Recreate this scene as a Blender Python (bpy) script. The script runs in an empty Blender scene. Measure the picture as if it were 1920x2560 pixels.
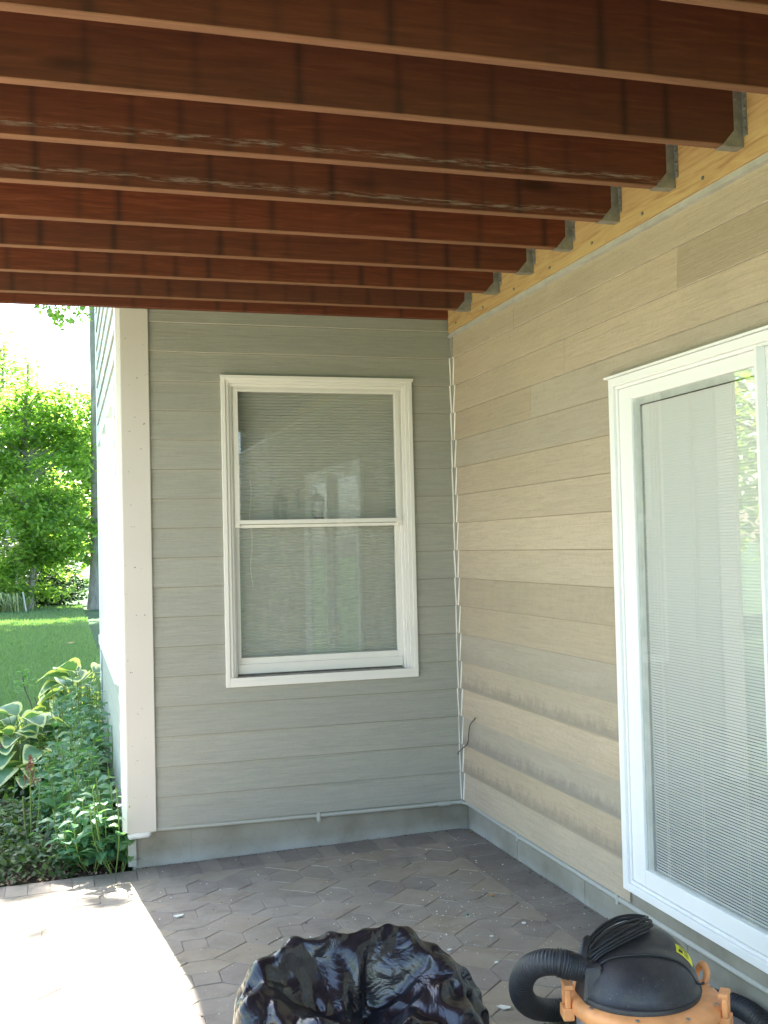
import bpy, bmesh, math, random
import numpy as np
from mathutils import Vector, Matrix, noise as mn
R = math.radians
random.seed(7); rng = np.random.default_rng(7)
scene = bpy.context.scene
COL = scene.collection

# ------------------------------------------------------------------ camera
yaw, pitch, roll = .2865, .0309, -.0238
fw = Vector((math.sin(yaw)*math.cos(pitch), math.cos(yaw)*math.cos(pitch), math.sin(pitch)))
rt = Vector((math.cos(yaw), -math.sin(yaw), 0)); up = rt.cross(fw)
cr, sr = math.cos(roll), math.sin(roll)
rt2 = cr*rt + sr*up; up2 = -sr*rt + cr*up
cam = bpy.data.cameras.new('camera'); camo = bpy.data.objects.new('camera', cam); COL.objects.link(camo)
M = Matrix((( rt2.x, up2.x, -fw.x, -2.1058), (rt2.y, up2.y, -fw.y, -5.71), (rt2.z, up2.z, -fw.z, 1.5736), (0,0,0,1)))
camo.matrix_world = M
cam.sensor_fit = 'VERTICAL'; cam.sensor_height = 36; cam.lens = 36*2722.37/2560
cam.clip_start = .05; cam.clip_end = 600
scene.camera = camo

# ------------------------------------------------------------------ light
SUN_EL, SUN_AZ = 52, -5.5     # azimuth from +y towards +x
w = bpy.data.worlds.new('World'); scene.world = w; w.use_nodes = True
nt = w.node_tree; bg = nt.nodes['Background']
sky = nt.nodes.new('ShaderNodeTexSky'); sky.sky_type = 'NISHITA'; sky.sun_disc = False
sky.sun_elevation = R(SUN_EL); sky.sun_rotation = R(SUN_AZ)
sky.dust_density = 2.0; sky.air_density = 1.0
nt.links.new(sky.outputs[0], bg.inputs[0]); bg.inputs[1].default_value = .10
sun = bpy.data.lights.new('sun', 'SUN'); sun.energy = 5.0; sun.angle = R(.53); sun.color = (1, .95, .86)
suno = bpy.data.objects.new('sun', sun); COL.objects.link(suno)
sd = Vector((math.sin(R(SUN_AZ))*math.cos(R(SUN_EL)), math.cos(R(SUN_AZ))*math.cos(R(SUN_EL)), math.sin(R(SUN_EL))))
suno.rotation_euler = sd.to_track_quat('Z', 'Y').to_euler(); suno.location = sd*30
scene.view_settings.view_transform = 'Standard'; scene.view_settings.look = 'None'
scene.view_settings.gamma = 1; scene.view_settings.use_curve_mapping = False
scene.view_settings.exposure = 3.28
scene.render.engine = 'CYCLES'
scene.cycles.max_bounces = 10; scene.cycles.diffuse_bounces = 6; scene.cycles.glossy_bounces = 4
scene.cycles.transparent_max_bounces = 24; scene.cycles.transmission_bounces = 6

# ------------------------------------------------------------------ materials
class N:
    def __init__(s, name, rough=.6, spec=.35, metal=0):
        s.m = bpy.data.materials.new(name); s.m.use_nodes = True
        s.t = s.m.node_tree; s.b = s.t.nodes['Principled BSDF']
        s.b.inputs['Roughness'].default_value = rough; s.b.inputs['Metallic'].default_value = metal
        s.b.inputs['Specular IOR Level'].default_value = spec
    def n(s, typ, **k):
        x = s.t.nodes.new(typ)
        for a, v in k.items():
            if a[0] == '_': x.inputs[int(a[1:])].default_value = v
            else: setattr(x, a, v)
        return x
    def l(s, a, b): s.t.links.new(a, b)
    def coord(s, scale=(1,1,1), kind='Object', rand=0):
        tc = s.n('ShaderNodeTexCoord'); out = tc.outputs[kind]
        if rand:
            oi = s.n('ShaderNodeObjectInfo')
            mu = s.n('ShaderNodeVectorMath', operation='SCALE'); mu.inputs[0].default_value = (rand, rand*.7, rand*1.3)
            s.l(oi.outputs['Random'], mu.inputs['Scale'])
            ad = s.n('ShaderNodeVectorMath', operation='ADD'); s.l(out, ad.inputs[0]); s.l(mu.outputs[0], ad.inputs[1]); out = ad.outputs[0]
        mp = s.n('ShaderNodeMapping'); mp.inputs['Scale'].default_value = scale; s.l(out, mp.inputs[0])
        return mp.outputs[0]
    def noise(s, vec, scale, detail=4, rough=.55, dist=0):
        x = s.n('ShaderNodeTexNoise'); s.l(vec, x.inputs['Vector']); x.inputs['Scale'].default_value = scale
        x.inputs['Detail'].default_value = detail; x.inputs['Roughness'].default_value = rough; x.inputs['Distortion'].default_value = dist
        return x.outputs['Fac']
    def ramp(s, fac, stops):
        x = s.n('ShaderNodeValToRGB'); e = x.color_ramp.elements
        while len(e) < len(stops): e.new(.5)
        for i, (p, c) in enumerate(stops):
            e[i].position = p; e[i].color = (*c, 1) if len(c) == 3 else c
        s.l(fac, x.inputs[0]); return x.outputs[0]
    def mr(s, v, a, b, c=0, d=1, clamp=True):
        x = s.n('ShaderNodeMapRange'); x.clamp = clamp; s.l(v, x.inputs[0])
        for i, q in zip((1,2,3,4), (a,b,c,d)): x.inputs[i].default_value = q
        return x.outputs[0]
    def mix(s, fac, a, b, mode='MIX'):
        x = s.n('ShaderNodeMix', data_type='RGBA', blend_type=mode)
        for k, v in ((0, fac), (6, a), (7, b)):
            if isinstance(v, (int, float)): x.inputs[k].default_value = v
            elif isinstance(v, tuple): x.inputs[k].default_value = (*v, 1)
            else: s.l(v, x.inputs[k])
        return x.outputs[2]
    def math(s, op, a, b=None, c=None):
        x = s.n('ShaderNodeMath', operation=op)
        for i, v in enumerate((a, b, c)):
            if v is None: continue
            if isinstance(v, (int, float)): x.inputs[i].default_value = v
            else: s.l(v, x.inputs[i])
        return x.outputs[0]
    def xyz(s, v):
        x = s.n('ShaderNodeSeparateXYZ'); s.l(v, x.inputs[0]); return x.outputs
    def rnd(s): return s.n('ShaderNodeObjectInfo').outputs['Random']
    def color(s, c):
        if isinstance(c, tuple): s.b.inputs['Base Color'].default_value = (*c, 1)
        else: s.l(c, s.b.inputs['Base Color'])
        return s
    def bump(s, h, strength=.3, dist=.01):
        x = s.n('ShaderNodeBump'); x.inputs['Strength'].default_value = strength; x.inputs['Distance'].default_value = dist
        s.l(h, x.inputs['Height']); s.l(x.outputs[0], s.b.inputs['Normal']); return s

def plain(name, c, rough=.5, spec=.35, metal=0, var=.12, scale=12, bump=.0):
    m = N(name, rough, spec, metal); v = m.coord(rand=7)
    f = m.noise(v, scale, 5)
    lo = tuple(x*(1-var) for x in c); hi = tuple(min(1, x*(1+var)) for x in c)
    m.color(m.ramp(f, [(.3, lo), (.7, hi)]))
    if bump: m.bump(m.noise(v, scale*12, 3), bump, .002)
    return m.m

def siding_mat(name, cols, axis, stains=False):
    """fibre-cement boards, embossed wood grain running along the board"""
    m = N(name, .62, .3)
    sc = (1.2, 22, 22) if axis == 'x' else (22, 1.2, 22)
    v = m.coord(sc, rand=9); g = m.noise(v, 3.2, 5, .6, 1.2)
    wv = m.coord((1,1,1)); big = m.noise(wv, 1.6, 3, .5)
    sp = m.noise(wv, 55, 3, .6)
    base = m.ramp(m.rnd(), [(0, cols[0]), (.3, cols[2]), (.5, cols[1]), (.75, cols[3]), (1, cols[2])])
    base = m.mix(m.mr(g, .4, .68, 0, .34), base, tuple(x*.62 for x in cols[1]))
    base = m.mix(m.mr(big, .45, .75, 0, .28), base, cols[4])
    base = m.mix(m.mr(sp, .5, .75, 0, .22), base, tuple(x*.78 for x in cols[4]))
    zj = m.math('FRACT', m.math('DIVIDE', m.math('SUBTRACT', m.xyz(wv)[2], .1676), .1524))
    base = m.mix(m.math('MULTIPLY', m.mr(zj, .962, .985), .5), base, (.10,.09,.075))  # shade just below each lap, painted in as a thin dark line
    if stains:
        z = m.xyz(wv)[2]; zz = m.math('DIVIDE', m.math('SUBTRACT', z, .1676), .1524)
        fr = m.math('FRACT', zz); k = m.math('FLOOR', zz)
        n1 = m.noise(m.coord((9, 9, 6)), 2.6, 6, .68)
        edge = m.math('SUBTRACT', m.math('ADD', m.mr(fr, .02, .75, 1, 0), m.math('MULTIPLY', n1, 1.5)), 1.12)
        mask = m.mr(edge, .0, .5)
        mask = m.math('MULTIPLY', mask, m.mr(fr, 0, .06, .35, 1))
        row = m.noise(m.coord((.01,.01,6.56)), 1.0, 0)
        rows = m.math('LESS_THAN', k, 5.5)
        cmp1 = m.math('COMPARE', k, 3, .3)
        rows = m.math('MULTIPLY', rows, m.math('SUBTRACT', 1, m.math('MULTIPLY', cmp1, .75)))
        cmp0 = m.math('COMPARE', k, 0, .3); rows = m.math('MULTIPLY', rows, m.math('SUBTRACT', 1, cmp0))
        cmp5 = m.math('COMPARE', k, 5, .3); rows = m.math('MULTIPLY', rows, m.math('SUBTRACT', 1, m.math('MULTIPLY', cmp5, .7)))
        base = m.mix(m.math('MULTIPLY', m.math('MULTIPLY', mask, rows), .42), base, (.13, .125, .115))
        # broad grey weathering on one mid course
        c8 = m.math('COMPARE', k, 7, .6)
        base = m.mix(m.math('MULTIPLY', m.math('MULTIPLY', m.mr(n1, .42, .62), c8), .12), base, (.20, .195, .18))
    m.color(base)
    m.bump(m.math('ADD', m.math('MULTIPLY', g, 1.0), m.math('MULTIPLY', sp, .25)), .45, .004)
    return m.m

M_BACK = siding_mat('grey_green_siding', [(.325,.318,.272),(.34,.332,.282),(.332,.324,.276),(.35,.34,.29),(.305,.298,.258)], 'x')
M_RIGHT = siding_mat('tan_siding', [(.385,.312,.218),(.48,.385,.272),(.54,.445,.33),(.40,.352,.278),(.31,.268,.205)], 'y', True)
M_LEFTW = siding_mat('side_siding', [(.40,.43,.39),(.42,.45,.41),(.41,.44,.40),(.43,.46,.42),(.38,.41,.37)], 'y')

def joist_mat(name, worn):
    m = N(name, .62, .25)
    v = m.coord((1.0, 14, 14), rand=11); g = m.noise(v, 3.0, 6, .6, 1.5)
    base = m.ramp(g, [(.3, (.105,.027,.012)), (.55, (.165,.043,.018)), (.75, (.225,.068,.029))])
    o = m.xyz(m.coord()); x, z = o[0], o[2]
    base = m.mix(m.mr(m.rnd(), 0, 1, 0, .5), base, (.07,.035,.022))
    blot = m.noise(m.coord((1.2,3,3), rand=17), 2.2, 5, .65); base = m.mix(m.mr(blot, .5, .72, 0, .38), base, (.06,.03,.02))
    # dark drip streaks below the gaps between deck boards
    ph = m.math('ABSOLUTE', m.math('SUBTRACT', m.math('FRACT', m.math('DIVIDE', m.math('ADD', x, 10), .1435)), .5))
    wob = m.math('MULTIPLY', m.math('SUBTRACT', m.noise(m.coord((3,3,14), rand=5), 1.5, 3), .5), .12)
    st = m.math('POWER', m.mr(m.math('SUBTRACT', m.math('ADD', ph, wob), m.mr(z, 0, .2, .05, 0)), -.02, .17, 1, 0), 1.6)
    per = m.noise(m.coord((6.97,.5,.3), rand=23), 1.0, 1)
    st = m.math('MULTIPLY', st, m.mr(per, .42, .62))
    base = m.mix(m.math('MULTIPLY', st, .72), base, (.03,.016,.012))
    # knots
    vo = m.n('ShaderNodeTexVoronoi'); m.l(m.coord((1.3, 1, 4.5), rand=31), vo.inputs['Vector']); vo.inputs['Scale'].default_value = 1.1
    base = m.mix(m.mr(vo.outputs['Distance'], .06, .15, .85, 0), base, (.045,.018,.01))
    if worn:
        n = m.noise(m.coord((5, 5, 60), rand=3), 2.2, 6, .7)
        n2 = m.noise(m.coord((4,4,4), rand=8), 2.0, 3)
        line = m.math('ADD', .012, m.mr(x, -3, 0, .028, .0))
        d = m.math('ABSOLUTE', m.math('SUBTRACT', m.math('SUBTRACT', z, line), m.math('MULTIPLY', n2, .018)))
        msk = m.math('MULTIPLY', m.mr(d, .002, .016, 1, 0), m.mr(n, .47, .60))
        base = m.mix(m.math('MULTIPLY', msk, .5), base, (.46,.38,.31))
    lit_bottom = m.mr(z, .002, .005, 1, 0)  # patio light on the joist bottoms, painted in as a paler band
    base = m.mix(m.math('MULTIPLY', lit_bottom, .85), base, m.ramp(g, [(.3, (.155,.072,.036)), (.7, (.24,.118,.062))]))
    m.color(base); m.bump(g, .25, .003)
    return m.m
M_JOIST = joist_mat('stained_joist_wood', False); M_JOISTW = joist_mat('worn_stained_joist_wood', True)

def pine_mat():
    m = N('raw_pine', .6, .3)
    v = m.coord((20, .9, 14)); g = m.noise(v, 2.2, 5, .6, 2.2)
    base = m.ramp(g, [(.25, (.33,.165,.07)), (.45, (.48,.31,.135)), (.65, (.53,.375,.17)), (.85, (.42,.235,.10))])
    vo = m.n('ShaderNodeTexVoronoi'); m.l(m.coord((3, .9, 5)), vo.inputs['Vector']); vo.inputs['Scale'].default_value = 1.0
    base = m.mix(m.mr(vo.outputs['Distance'], .04, .09, .85, 0), base, (.16,.05,.015))
    m.color(base); m.bump(g, .15, .002); return m.m
M_PINE = pine_mat()

def concrete_mat():
    m = N('foundation_concrete', .85, .2); v = m.coord()
    a = m.noise(v, 2.5, 6, .6); b = m.noise(v, 60, 3)
    z = m.xyz(v)[2]
    base = m.ramp(a, [(.3, (.18,.165,.125)), (.5, (.28,.262,.215)), (.75, (.37,.35,.30))])
    base = m.mix(m.math('MULTIPLY', m.mr(z, -.03, .05, 1, 0), m.mr(a, .3, .6)), base, (.44,.45,.43))
    base = m.mix(m.mr(b, .6, .8, 0, .3), base, (.15,.15,.13))
    m.color(base); m.bump(b, .5, .003); return m.m
M_CONC = concrete_mat()

def paver_mat(name, c1, c2, c3):
    m = N(name, .8, .25); v = m.coord(rand=13)
    a = m.noise(v, 7, 5, .6); b = m.noise(v, 140, 2, .6)
    base = m.ramp(m.rnd(), [(0, c1), (.5, c2), (1, c3)])
    base = m.mix(m.mr(a, .35, .7, 0, .45), base, tuple(x*.74 for x in c1))
    gp = m.n('ShaderNodeNewGeometry').outputs['Position']; du = m.noise(gp, 2.6, 5, .6)
    base = m.mix(m.mr(du, .42, .68, 0, .5), base, (.40,.36,.305))
    dk = m.noise(gp, 5.5, 6, .65, .6); base = m.mix(m.mr(dk, .52, .72, 0, .45), base, (.13,.11,.09))
    base = m.mix(m.mr(b, .58, .75, 0, .4), base, (.44,.41,.36))
    wd = m.noise(m.coord(kind='Generated') if False else m.coord(), 3.1, 4, .6)
    m.color(base); m.bump(m.math('ADD', m.math('MULTIPLY', a, .5), b), .55, .0025); return m.m
M_PGREY = paver_mat('grey_paver', (.290,.255,.208), (.315,.277,.226), (.30,.262,.216))
M_PTAN = paver_mat('tan_paver', (.32,.272,.208), (.34,.29,.222), (.31,.264,.205))
M_PPURP = paver_mat('plum_paver', (.240,.207,.178), (.258,.223,.192), (.25,.214,.185))

def paint_mat(name, c, chips=False, grain=None):
    m = N(name, .5, .35); v = m.coord()
    a = m.noise(v, 3, 5, .6); b = m.noise(m.coord(grain or (1,1,1)), 90 if not grain else 4, 4, .6)
    base = m.mix(m.mr(a, .4, .8, 0, .22), c, tuple(x*.82 for x in c))
    if chips:
        ch = m.noise(m.coord((1,1,1)), 38, 2, .5)
        base = m.mix(m.mr(ch, .715, .735, 0, .75), base, (.12,.09,.07))
    m.color(base); m.bump(b, .25, .002); return m.m
M_TRIM = paint_mat('pale_trim_paint', (.57,.525,.475), True, (30,30,1.5))
M_WHITE = paint_mat('white_vinyl', (.84,.84,.83)); M_WHITE2 = paint_mat('aged_white_vinyl', (.72,.69,.64))
M_EDGE = plain('lit_underside_cream', (.66,.60,.50), .6)  # cream stands in for light bounced onto the lap undersides
M_GREYTRIM = paint_mat('grey_green_trim', (.30,.30,.265))
M_CAULK = plain('pale_caulk', (.78,.74,.68), .6)
M_PIPE = paint_mat('grey_painted_pipe', (.44,.44,.40)); M_PIPEW = paint_mat('white_painted_pipe', (.75,.75,.73), True)
M_GALV = plain('galvanised_steel', (.30,.30,.28), .5, .5, .55, .2, 30)
M_SILL = plain('dusty_sill', (.36,.34,.30), .8, .2, 0, .3, 40)
M_DARK = plain('dark_gap', (.03,.03,.03), .9); M_ROOM = plain('room_wall', (.22,.20,.17), .9)
M_MULCH = N('mulch', .95, .1)
_v = M_MULCH.coord(); _a = M_MULCH.noise(_v, 45, 5, .7)
M_MULCH.color(M_MULCH.ramp(_a, [(.3, (.03,.022,.016)), (.6, (.09,.065,.05)), (.8, (.18,.14,.11))])).bump(_a, 1, .02); M_MULCH = M_MULCH.m
M_BLACKP = N('dusty_black_plastic', .45, .5)
_v = M_BLACKP.coord(); _a = M_BLACKP.noise(_v, 7, 6, .7); _b = M_BLACKP.noise(_v, 160, 2, .6)
_c = M_BLACKP.mix(M_BLACKP.mr(_a, .42, .72, 0, .55), (.022,.022,.026), (.085,.078,.070))
M_BLACKP.color(M_BLACKP.mix(M_BLACKP.mr(_b, .66, .74, 0, .5), _c, (.22,.20,.17))).bump(_a, .15, .002); M_BLACKP = M_BLACKP.m
M_BLACKR = plain('black_rubber', (.016,.016,.018), .45, .5)
M_HOSE = plain('dark_grey_hose', (.030,.032,.038), .5, .4, 0, .3, 30)
M_ORANGE = plain('orange_plastic', (.78,.34,.13), .45, .4, 0, .18, 14)
M_DRUM = plain('grey_plastic_drum', (.33,.34,.37), .45, .4)
M_YEL = plain('yellow_label', (.75,.70,.03), .5); M_INK = plain('label_print', (.03,.03,.02), .6)
M_CHIP = plain('white_paint_chip', (.75,.76,.70), .7); M_WOODCHIP = plain('wood_chip', (.42,.24,.10), .8); M_GLASSBIT = plain('green_fragment', (.03,.22,.13), .4)
M_BRONZE = plain('dark_bronze', (.035,.03,.025), .4, .5, .3)
M_BARK = N('tree_bark', .95, .1)
_v = M_BARK.coord((1,1,.25)); _a = M_BARK.noise(_v, 9, 6, .7)
M_BARK.color(M_BARK.ramp(_a, [(.3, (.20,.185,.175)), (.6, (.36,.34,.32)), (.8, (.48,.46,.44))])).bump(_a, 1, .05); M_BARK = M_BARK.m
M_STAKE = plain('pale_stake', (.5,.5,.46), .7)
M_ROOF = plain('roof_shingle', (.08,.075,.07), .9)

def blind_mat(name, c, tr=.15):
    m = N(name, .55, .3); m.color(c)
    return m.m
M_SLAT = blind_mat('white_blind_slat', (.70,.70,.70))
M_SHADE = blind_mat('pleated_fabric', (.33,.335,.30))
M_SPACER = plain('grey_glass_spacer', (.50,.51,.50), .5)
def glass_mat(name, boost=1.0, tint=(.975,.985,.98)):
    m = bpy.data.materials.new(name); m.use_nodes = True; t = m.node_tree; t.nodes.clear()
    o = t.nodes.new('ShaderNodeOutputMaterial'); mx = t.nodes.new('ShaderNodeMixShader')
    tr = t.nodes.new('ShaderNodeBsdfTransparent'); tr.inputs[0].default_value = (*tint, 1)
    gl = t.nodes.new('ShaderNodeBsdfGlossy'); gl.inputs['Roughness'].default_value = .0; gl.inputs[0].default_value = (1,1,1,1)
    lw = t.nodes.new('ShaderNodeLayerWeight'); lw.inputs[0].default_value = .5
    pw = t.nodes.new('ShaderNodeMath'); pw.operation = 'POWER'; pw.inputs[1].default_value = 5
    fr = t.nodes.new('ShaderNodeMath'); fr.operation = 'MULTIPLY_ADD'; fr.inputs[1].default_value = .95; fr.inputs[2].default_value = .05
    t.links.new(lw.outputs['Facing'], pw.inputs[0]); t.links.new(pw.outputs[0], fr.inputs[0])
    mu = t.nodes.new('ShaderNodeMath'); mu.operation = 'MULTIPLY'; mu.inputs[1].default_value = boost; mu.use_clamp = True
    t.links.new(fr.outputs[0], mu.inputs[0]); t.links.new(mu.outputs[0], mx.inputs[0]); t.links.new(tr.outputs[0], mx.inputs[1]); t.links.new(gl.outputs[0], mx.inputs[2]); t.links.new(mx.outputs[0], o.inputs[0])
    return m
M_GLASS = glass_mat('window_glass', .95)

def leaf_mat(name, cols, trans=.45, rough=.5, island=True, margin=None):
    m = N(name, rough, .4)
    if island:
        g = m.n('ShaderNodeNewGeometry').outputs['Random Per Island']
    else: g = m.rnd()
    base = m.ramp(g, [(i/(len(cols)-1), c) for i, c in enumerate(cols)])
    if margin:
        at = m.n('ShaderNodeAttribute', attribute_name='edge'); n = m.noise(m.coord(rand=5), 26, 3)
        f = m.mr(m.math('ADD', at.outputs['Fac'], m.math('MULTIPLY', m.math('SUBTRACT', n, .5), .45)), .62, .76)
        base = m.mix(f, base, margin)
    m.color(base)
    tr = m.n('ShaderNodeBsdfTranslucent'); mx = m.n('ShaderNodeMixShader'); mx.inputs[0].default_value = trans
    br = m.mix(1.0, base, (2.0, 2.15, .7), 'MULTIPLY')
    m.l(br, tr.inputs[0]); o = m.t.nodes['Material Output']
    m.l(m.b.outputs[0], mx.inputs[1]); m.l(tr.outputs[0], mx.inputs[2]); m.l(mx.outputs[0], o.inputs[0])
    return m.m
M_MAPLE = leaf_mat('maple_leaves', [(.10,.18,.08), (.19,.29,.11), (.30,.38,.16)], .66)
M_CANOPY = leaf_mat('canopy_leaves', [(.04,.09,.03), (.06,.12,.035)], .3)
M_BUSHL = leaf_mat('dark_bush_leaves', [(.025,.055,.022), (.045,.09,.03)], .3)
M_FARL = leaf_mat('far_sunny_leaves', [(.09,.17,.05), (.12,.2,.06)], .4)
M_WEED = leaf_mat('weed_leaves', [(.10,.23,.15), (.12,.26,.13), (.095,.22,.15), (.16,.29,.08)], .35, .5, False)
M_HOSTA = leaf_mat('hosta_leaves', [(.11,.23,.15), (.14,.27,.15), (.10,.21,.14)], .3, .45, False, (.62,.64,.33))
M_HOSTAY = leaf_mat('bright_hosta_leaves', [(.09,.19,.13), (.13,.23,.12)], .3, .45, False, (.78,.76,.36))
M_STEM = plain('green_stem', (.16,.24,.06), .6); M_COVER = leaf_mat('ground_cover_leaves', [(.03,.07,.025), (.05,.1,.03), (.08,.13,.04)], .3)
M_GRASSB = leaf_mat('grass_blades', [(.08,.16,.08), (.12,.21,.10), (.16,.23,.11)], .3)
M_PLUME = plain('rusty_plume', (.28,.09,.05), .8); M_STRIPE = leaf_mat('striped_blades', [(.10,.18,.08), (.45,.48,.28)], .3)
M_TWIG = plain('grey_twig', (.12,.10,.08), .9)

# ------------------------------------------------------------------ helpers
def tag(o, label=None, cat=None, group=None, kind=None):
    if label: o['label'] = label
    if cat: o['category'] = cat
    if group: o['group'] = group
    if kind: o['kind'] = kind
    return o
def empty(name, loc=(0,0,0), rz=0, **k):
    o = bpy.data.objects.new(name, None); COL.objects.link(o); o.location = loc; o.rotation_euler = (0,0,rz)
    o.empty_display_size = .1
    return tag(o, **k)
def link(name, me, mat=None, parent=None, loc=(0,0,0)):
    o = bpy.data.objects.new(name, me); COL.objects.link(o)
    if mat and not me.materials: me.materials.append(mat)
    if parent: o.parent = parent
    o.location = loc
    return o
class MB:
    def __init__(s): s.v = []; s.f = []; s.sm = []
    def add(s, vs, fs, smooth=False):
        b = len(s.v); s.v += [tuple(p) for p in vs]; s.f += [tuple(b+i for i in f) for f in fs]; s.sm += [smooth]*len(fs); return s
    def box(s, x0, x1, y0, y1, z0, z1):
        if x0 > x1: x0, x1 = x1, x0
        if y0 > y1: y0, y1 = y1, y0
        if z0 > z1: z0, z1 = z1, z0
        return s.add([(x0,y0,z0),(x1,y0,z0),(x1,y1,z0),(x0,y1,z0),(x0,y0,z1),(x1,y0,z1),(x1,y1,z1),(x0,y1,z1)],
              [(0,3,2,1),(4,5,6,7),(0,1,5,4),(1,2,6,5),(2,3,7,6),(3,0,4,7)])
    def hexa(s, p):  # 8 points bottom ccw then top ccw
        return s.add(p, [(0,3,2,1),(4,5,6,7),(0,1,5,4),(1,2,6,5),(2,3,7,6),(3,0,4,7)])
    def prism(s, poly, z0, z1, fz=None, bev=0):
        n = len(poly); fz = fz or (lambda x, y: 0)
        cx = sum(p[0] for p in poly)/n; cy = sum(p[1] for p in poly)/n
        vs = [(x, y, z0+fz(x,y)) for x, y in poly] + [(x, y, z1-bev+fz(x,y)) for x, y in poly]
        fs = [tuple(reversed(range(n)))] + [(i, (i+1) % n, n+(i+1) % n, n+i) for i in range(n)]
        if bev:
            ins = []
            for x, y in poly:
                d = math.hypot(x-cx, y-cy) or 1; k = max(0, 1-bev*1.3/d); ins.append((cx+(x-cx)*k, cy+(y-cy)*k))
            vs += [(x, y, z1+fz(x,y)) for x, y in ins]
            fs += [(n+i, n+(i+1) % n, 2*n+(i+1) % n, 2*n+i) for i in range(n)] + [tuple(2*n+i for i in range(n))]
        else: fs += [tuple(n+i for i in range(n))]
        return s.add(vs, fs)
    def tube(s, pts, r, seg=10, cap=True):
        pts = [Vector(p) for p in pts]; n = len(pts); rr = r if callable(r) else (lambda i: r)
        t0 = (pts[1]-pts[0]).normalized(); a = t0.orthogonal().normalized(); vs = []
        for i, p in enumerate(pts):
            t = (pts[min(i+1,n-1)]-pts[max(i-1,0)]).normalized()
            a = (a - t*a.dot(t)).normalized(); b = t.cross(a); q = rr(i)
            vs += [p + (a*math.cos(2*math.pi*k/seg)+b*math.sin(2*math.pi*k/seg))*q for k in range(seg)]
        fs = [(i*seg+k, i*seg+(k+1) % seg, (i+1)*seg+(k+1) % seg, (i+1)*seg+k) for i in range(n-1) for k in range(seg)]
        s.add(vs, fs, True)
        if cap: s.add(vs[:seg], [tuple(reversed(range(seg)))]); s.add(vs[-seg:], [tuple(range(seg))])
        return s
    def lathe(s, prof, seg=32, cx=0, cy=0, fn=None):
        vs = [(cx+r*math.cos(2*math.pi*k/seg), cy+r*math.sin(2*math.pi*k/seg), z) for r, z in prof for k in range(seg)]
        if fn: vs = [fn(*p) for p in vs]
        fs = [(i*seg+k, i*seg+(k+1) % seg, (i+1)*seg+(k+1) % seg, (i+1)*seg+k) for i in range(len(prof)-1) for k in range(seg)]
        return s.add(vs, fs, True)
    def mesh(s, name):
        me = bpy.data.meshes.new(name); me.from_pydata(s.v, [], s.f)
        me.polygons.foreach_set('use_smooth', s.sm); me.update(); return me
    def build(s, name, mat, parent=None, loc=(0,0,0), **k):
        return tag(link(name, s.mesh(name), mat, parent, loc), **k)
def bevel(o, wd=.003, seg=2):
    b = o.modifiers.new('bevel', 'BEVEL'); b.width = wd; b.segments = seg; b.limit_method = 'ANGLE'; return o
def smooth_path(ctrl, n=8):
    P = [Vector(c) for c in ctrl]; P = [P[0]*2-P[1]] + P + [P[-1]*2-P[-2]]; out = []
    for i in range(1, len(P)-2):
        p0, p1, p2, p3 = P[i-1:i+3]
        for k in range(n):
            t = k/n; out.append(.5*((2*p1)+(p2-p0)*t+(2*p0-5*p1+4*p2-p3)*t*t+(-p0+3*p1-3*p2+p3)*t**3))
    out.append(P[-2]); return out
def np_mesh(name, V, F, mat):
    me = bpy.data.meshes.new(name); V = np.asarray(V, np.float32); F = np.asarray(F, np.int32); k = F.shape[1]
    me.vertices.add(len(V)); me.vertices.foreach_set('co', V.ravel())
    me.loops.add(F.size); me.loops.foreach_set('vertex_index', F.ravel())
    me.polygons.add(len(F)); me.polygons.foreach_set('loop_start', np.arange(0, F.size, k, dtype=np.int32))
    me.polygons.foreach_set('loop_total', np.full(len(F), k, np.int32)); me.update(calc_edges=True); me.materials.append(mat); return me

E_ = .1524; Z0 = .1676
def fz(x, y): return .02*max(-2.6, min(.2, x)) - .007*max(-3.2, min(.2, y))
LW, LEND, TOPZ = -1.815, 3.5, 5.4        # side wall plane, its far end, eaves height

# ------------------------------------------------------------------ ground
def sheet(name, mat, x0, x1, y0, y1, z, nx=1, ny=1, fn=None):
    V = []; F = []
    for j in range(ny+1):
        for i in range(nx+1):
            x = x0+(x1-x0)*i/nx; y = y0+(y1-y0)*j/ny; V.append((x, y, z + (fn(x, y) if fn else 0)))
    for j in range(ny):
        for i in range(nx): a = j*(nx+1)+i; F.append((a, a+1, a+nx+2, a+nx+1))
    return MB().add(V, F).build(name, mat, kind='structure')
g = N('lawn_ground', .95, .1); v = g.coord(); a = g.noise(v, 1.3, 5, .6); b = g.noise(v, 40, 4, .7)
g.color(g.mix(g.mr(b, .3, .7, 0, .55), g.ramp(a, [(.3, (.06,.12,.058)), (.6, (.085,.15,.07)), (.8, (.12,.18,.08))]), (.045,.085,.042))).bump(b, 1, .03)
lawn = sheet('lawn', g.m, -200, 200, -160, 320, -.075)

# base under the pavers
base = sheet('patio', plain('joint_sand', (.30,.26,.205), .95, .1, 0, .3, 60), -7.6, .03, -7.4, 0, -.0045, 60, 50, fz)
base['kind'] = 'structure'
# lower garden bed soil
sheet('garden_bed', M_MULCH, -3.3, LW-.002, -.03, 4.4, -.062, 24, 60, lambda x, y: .02*mn.noise(Vector((x*3, y*3, 0))) + (.012 if y > .1 else 0))

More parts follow.
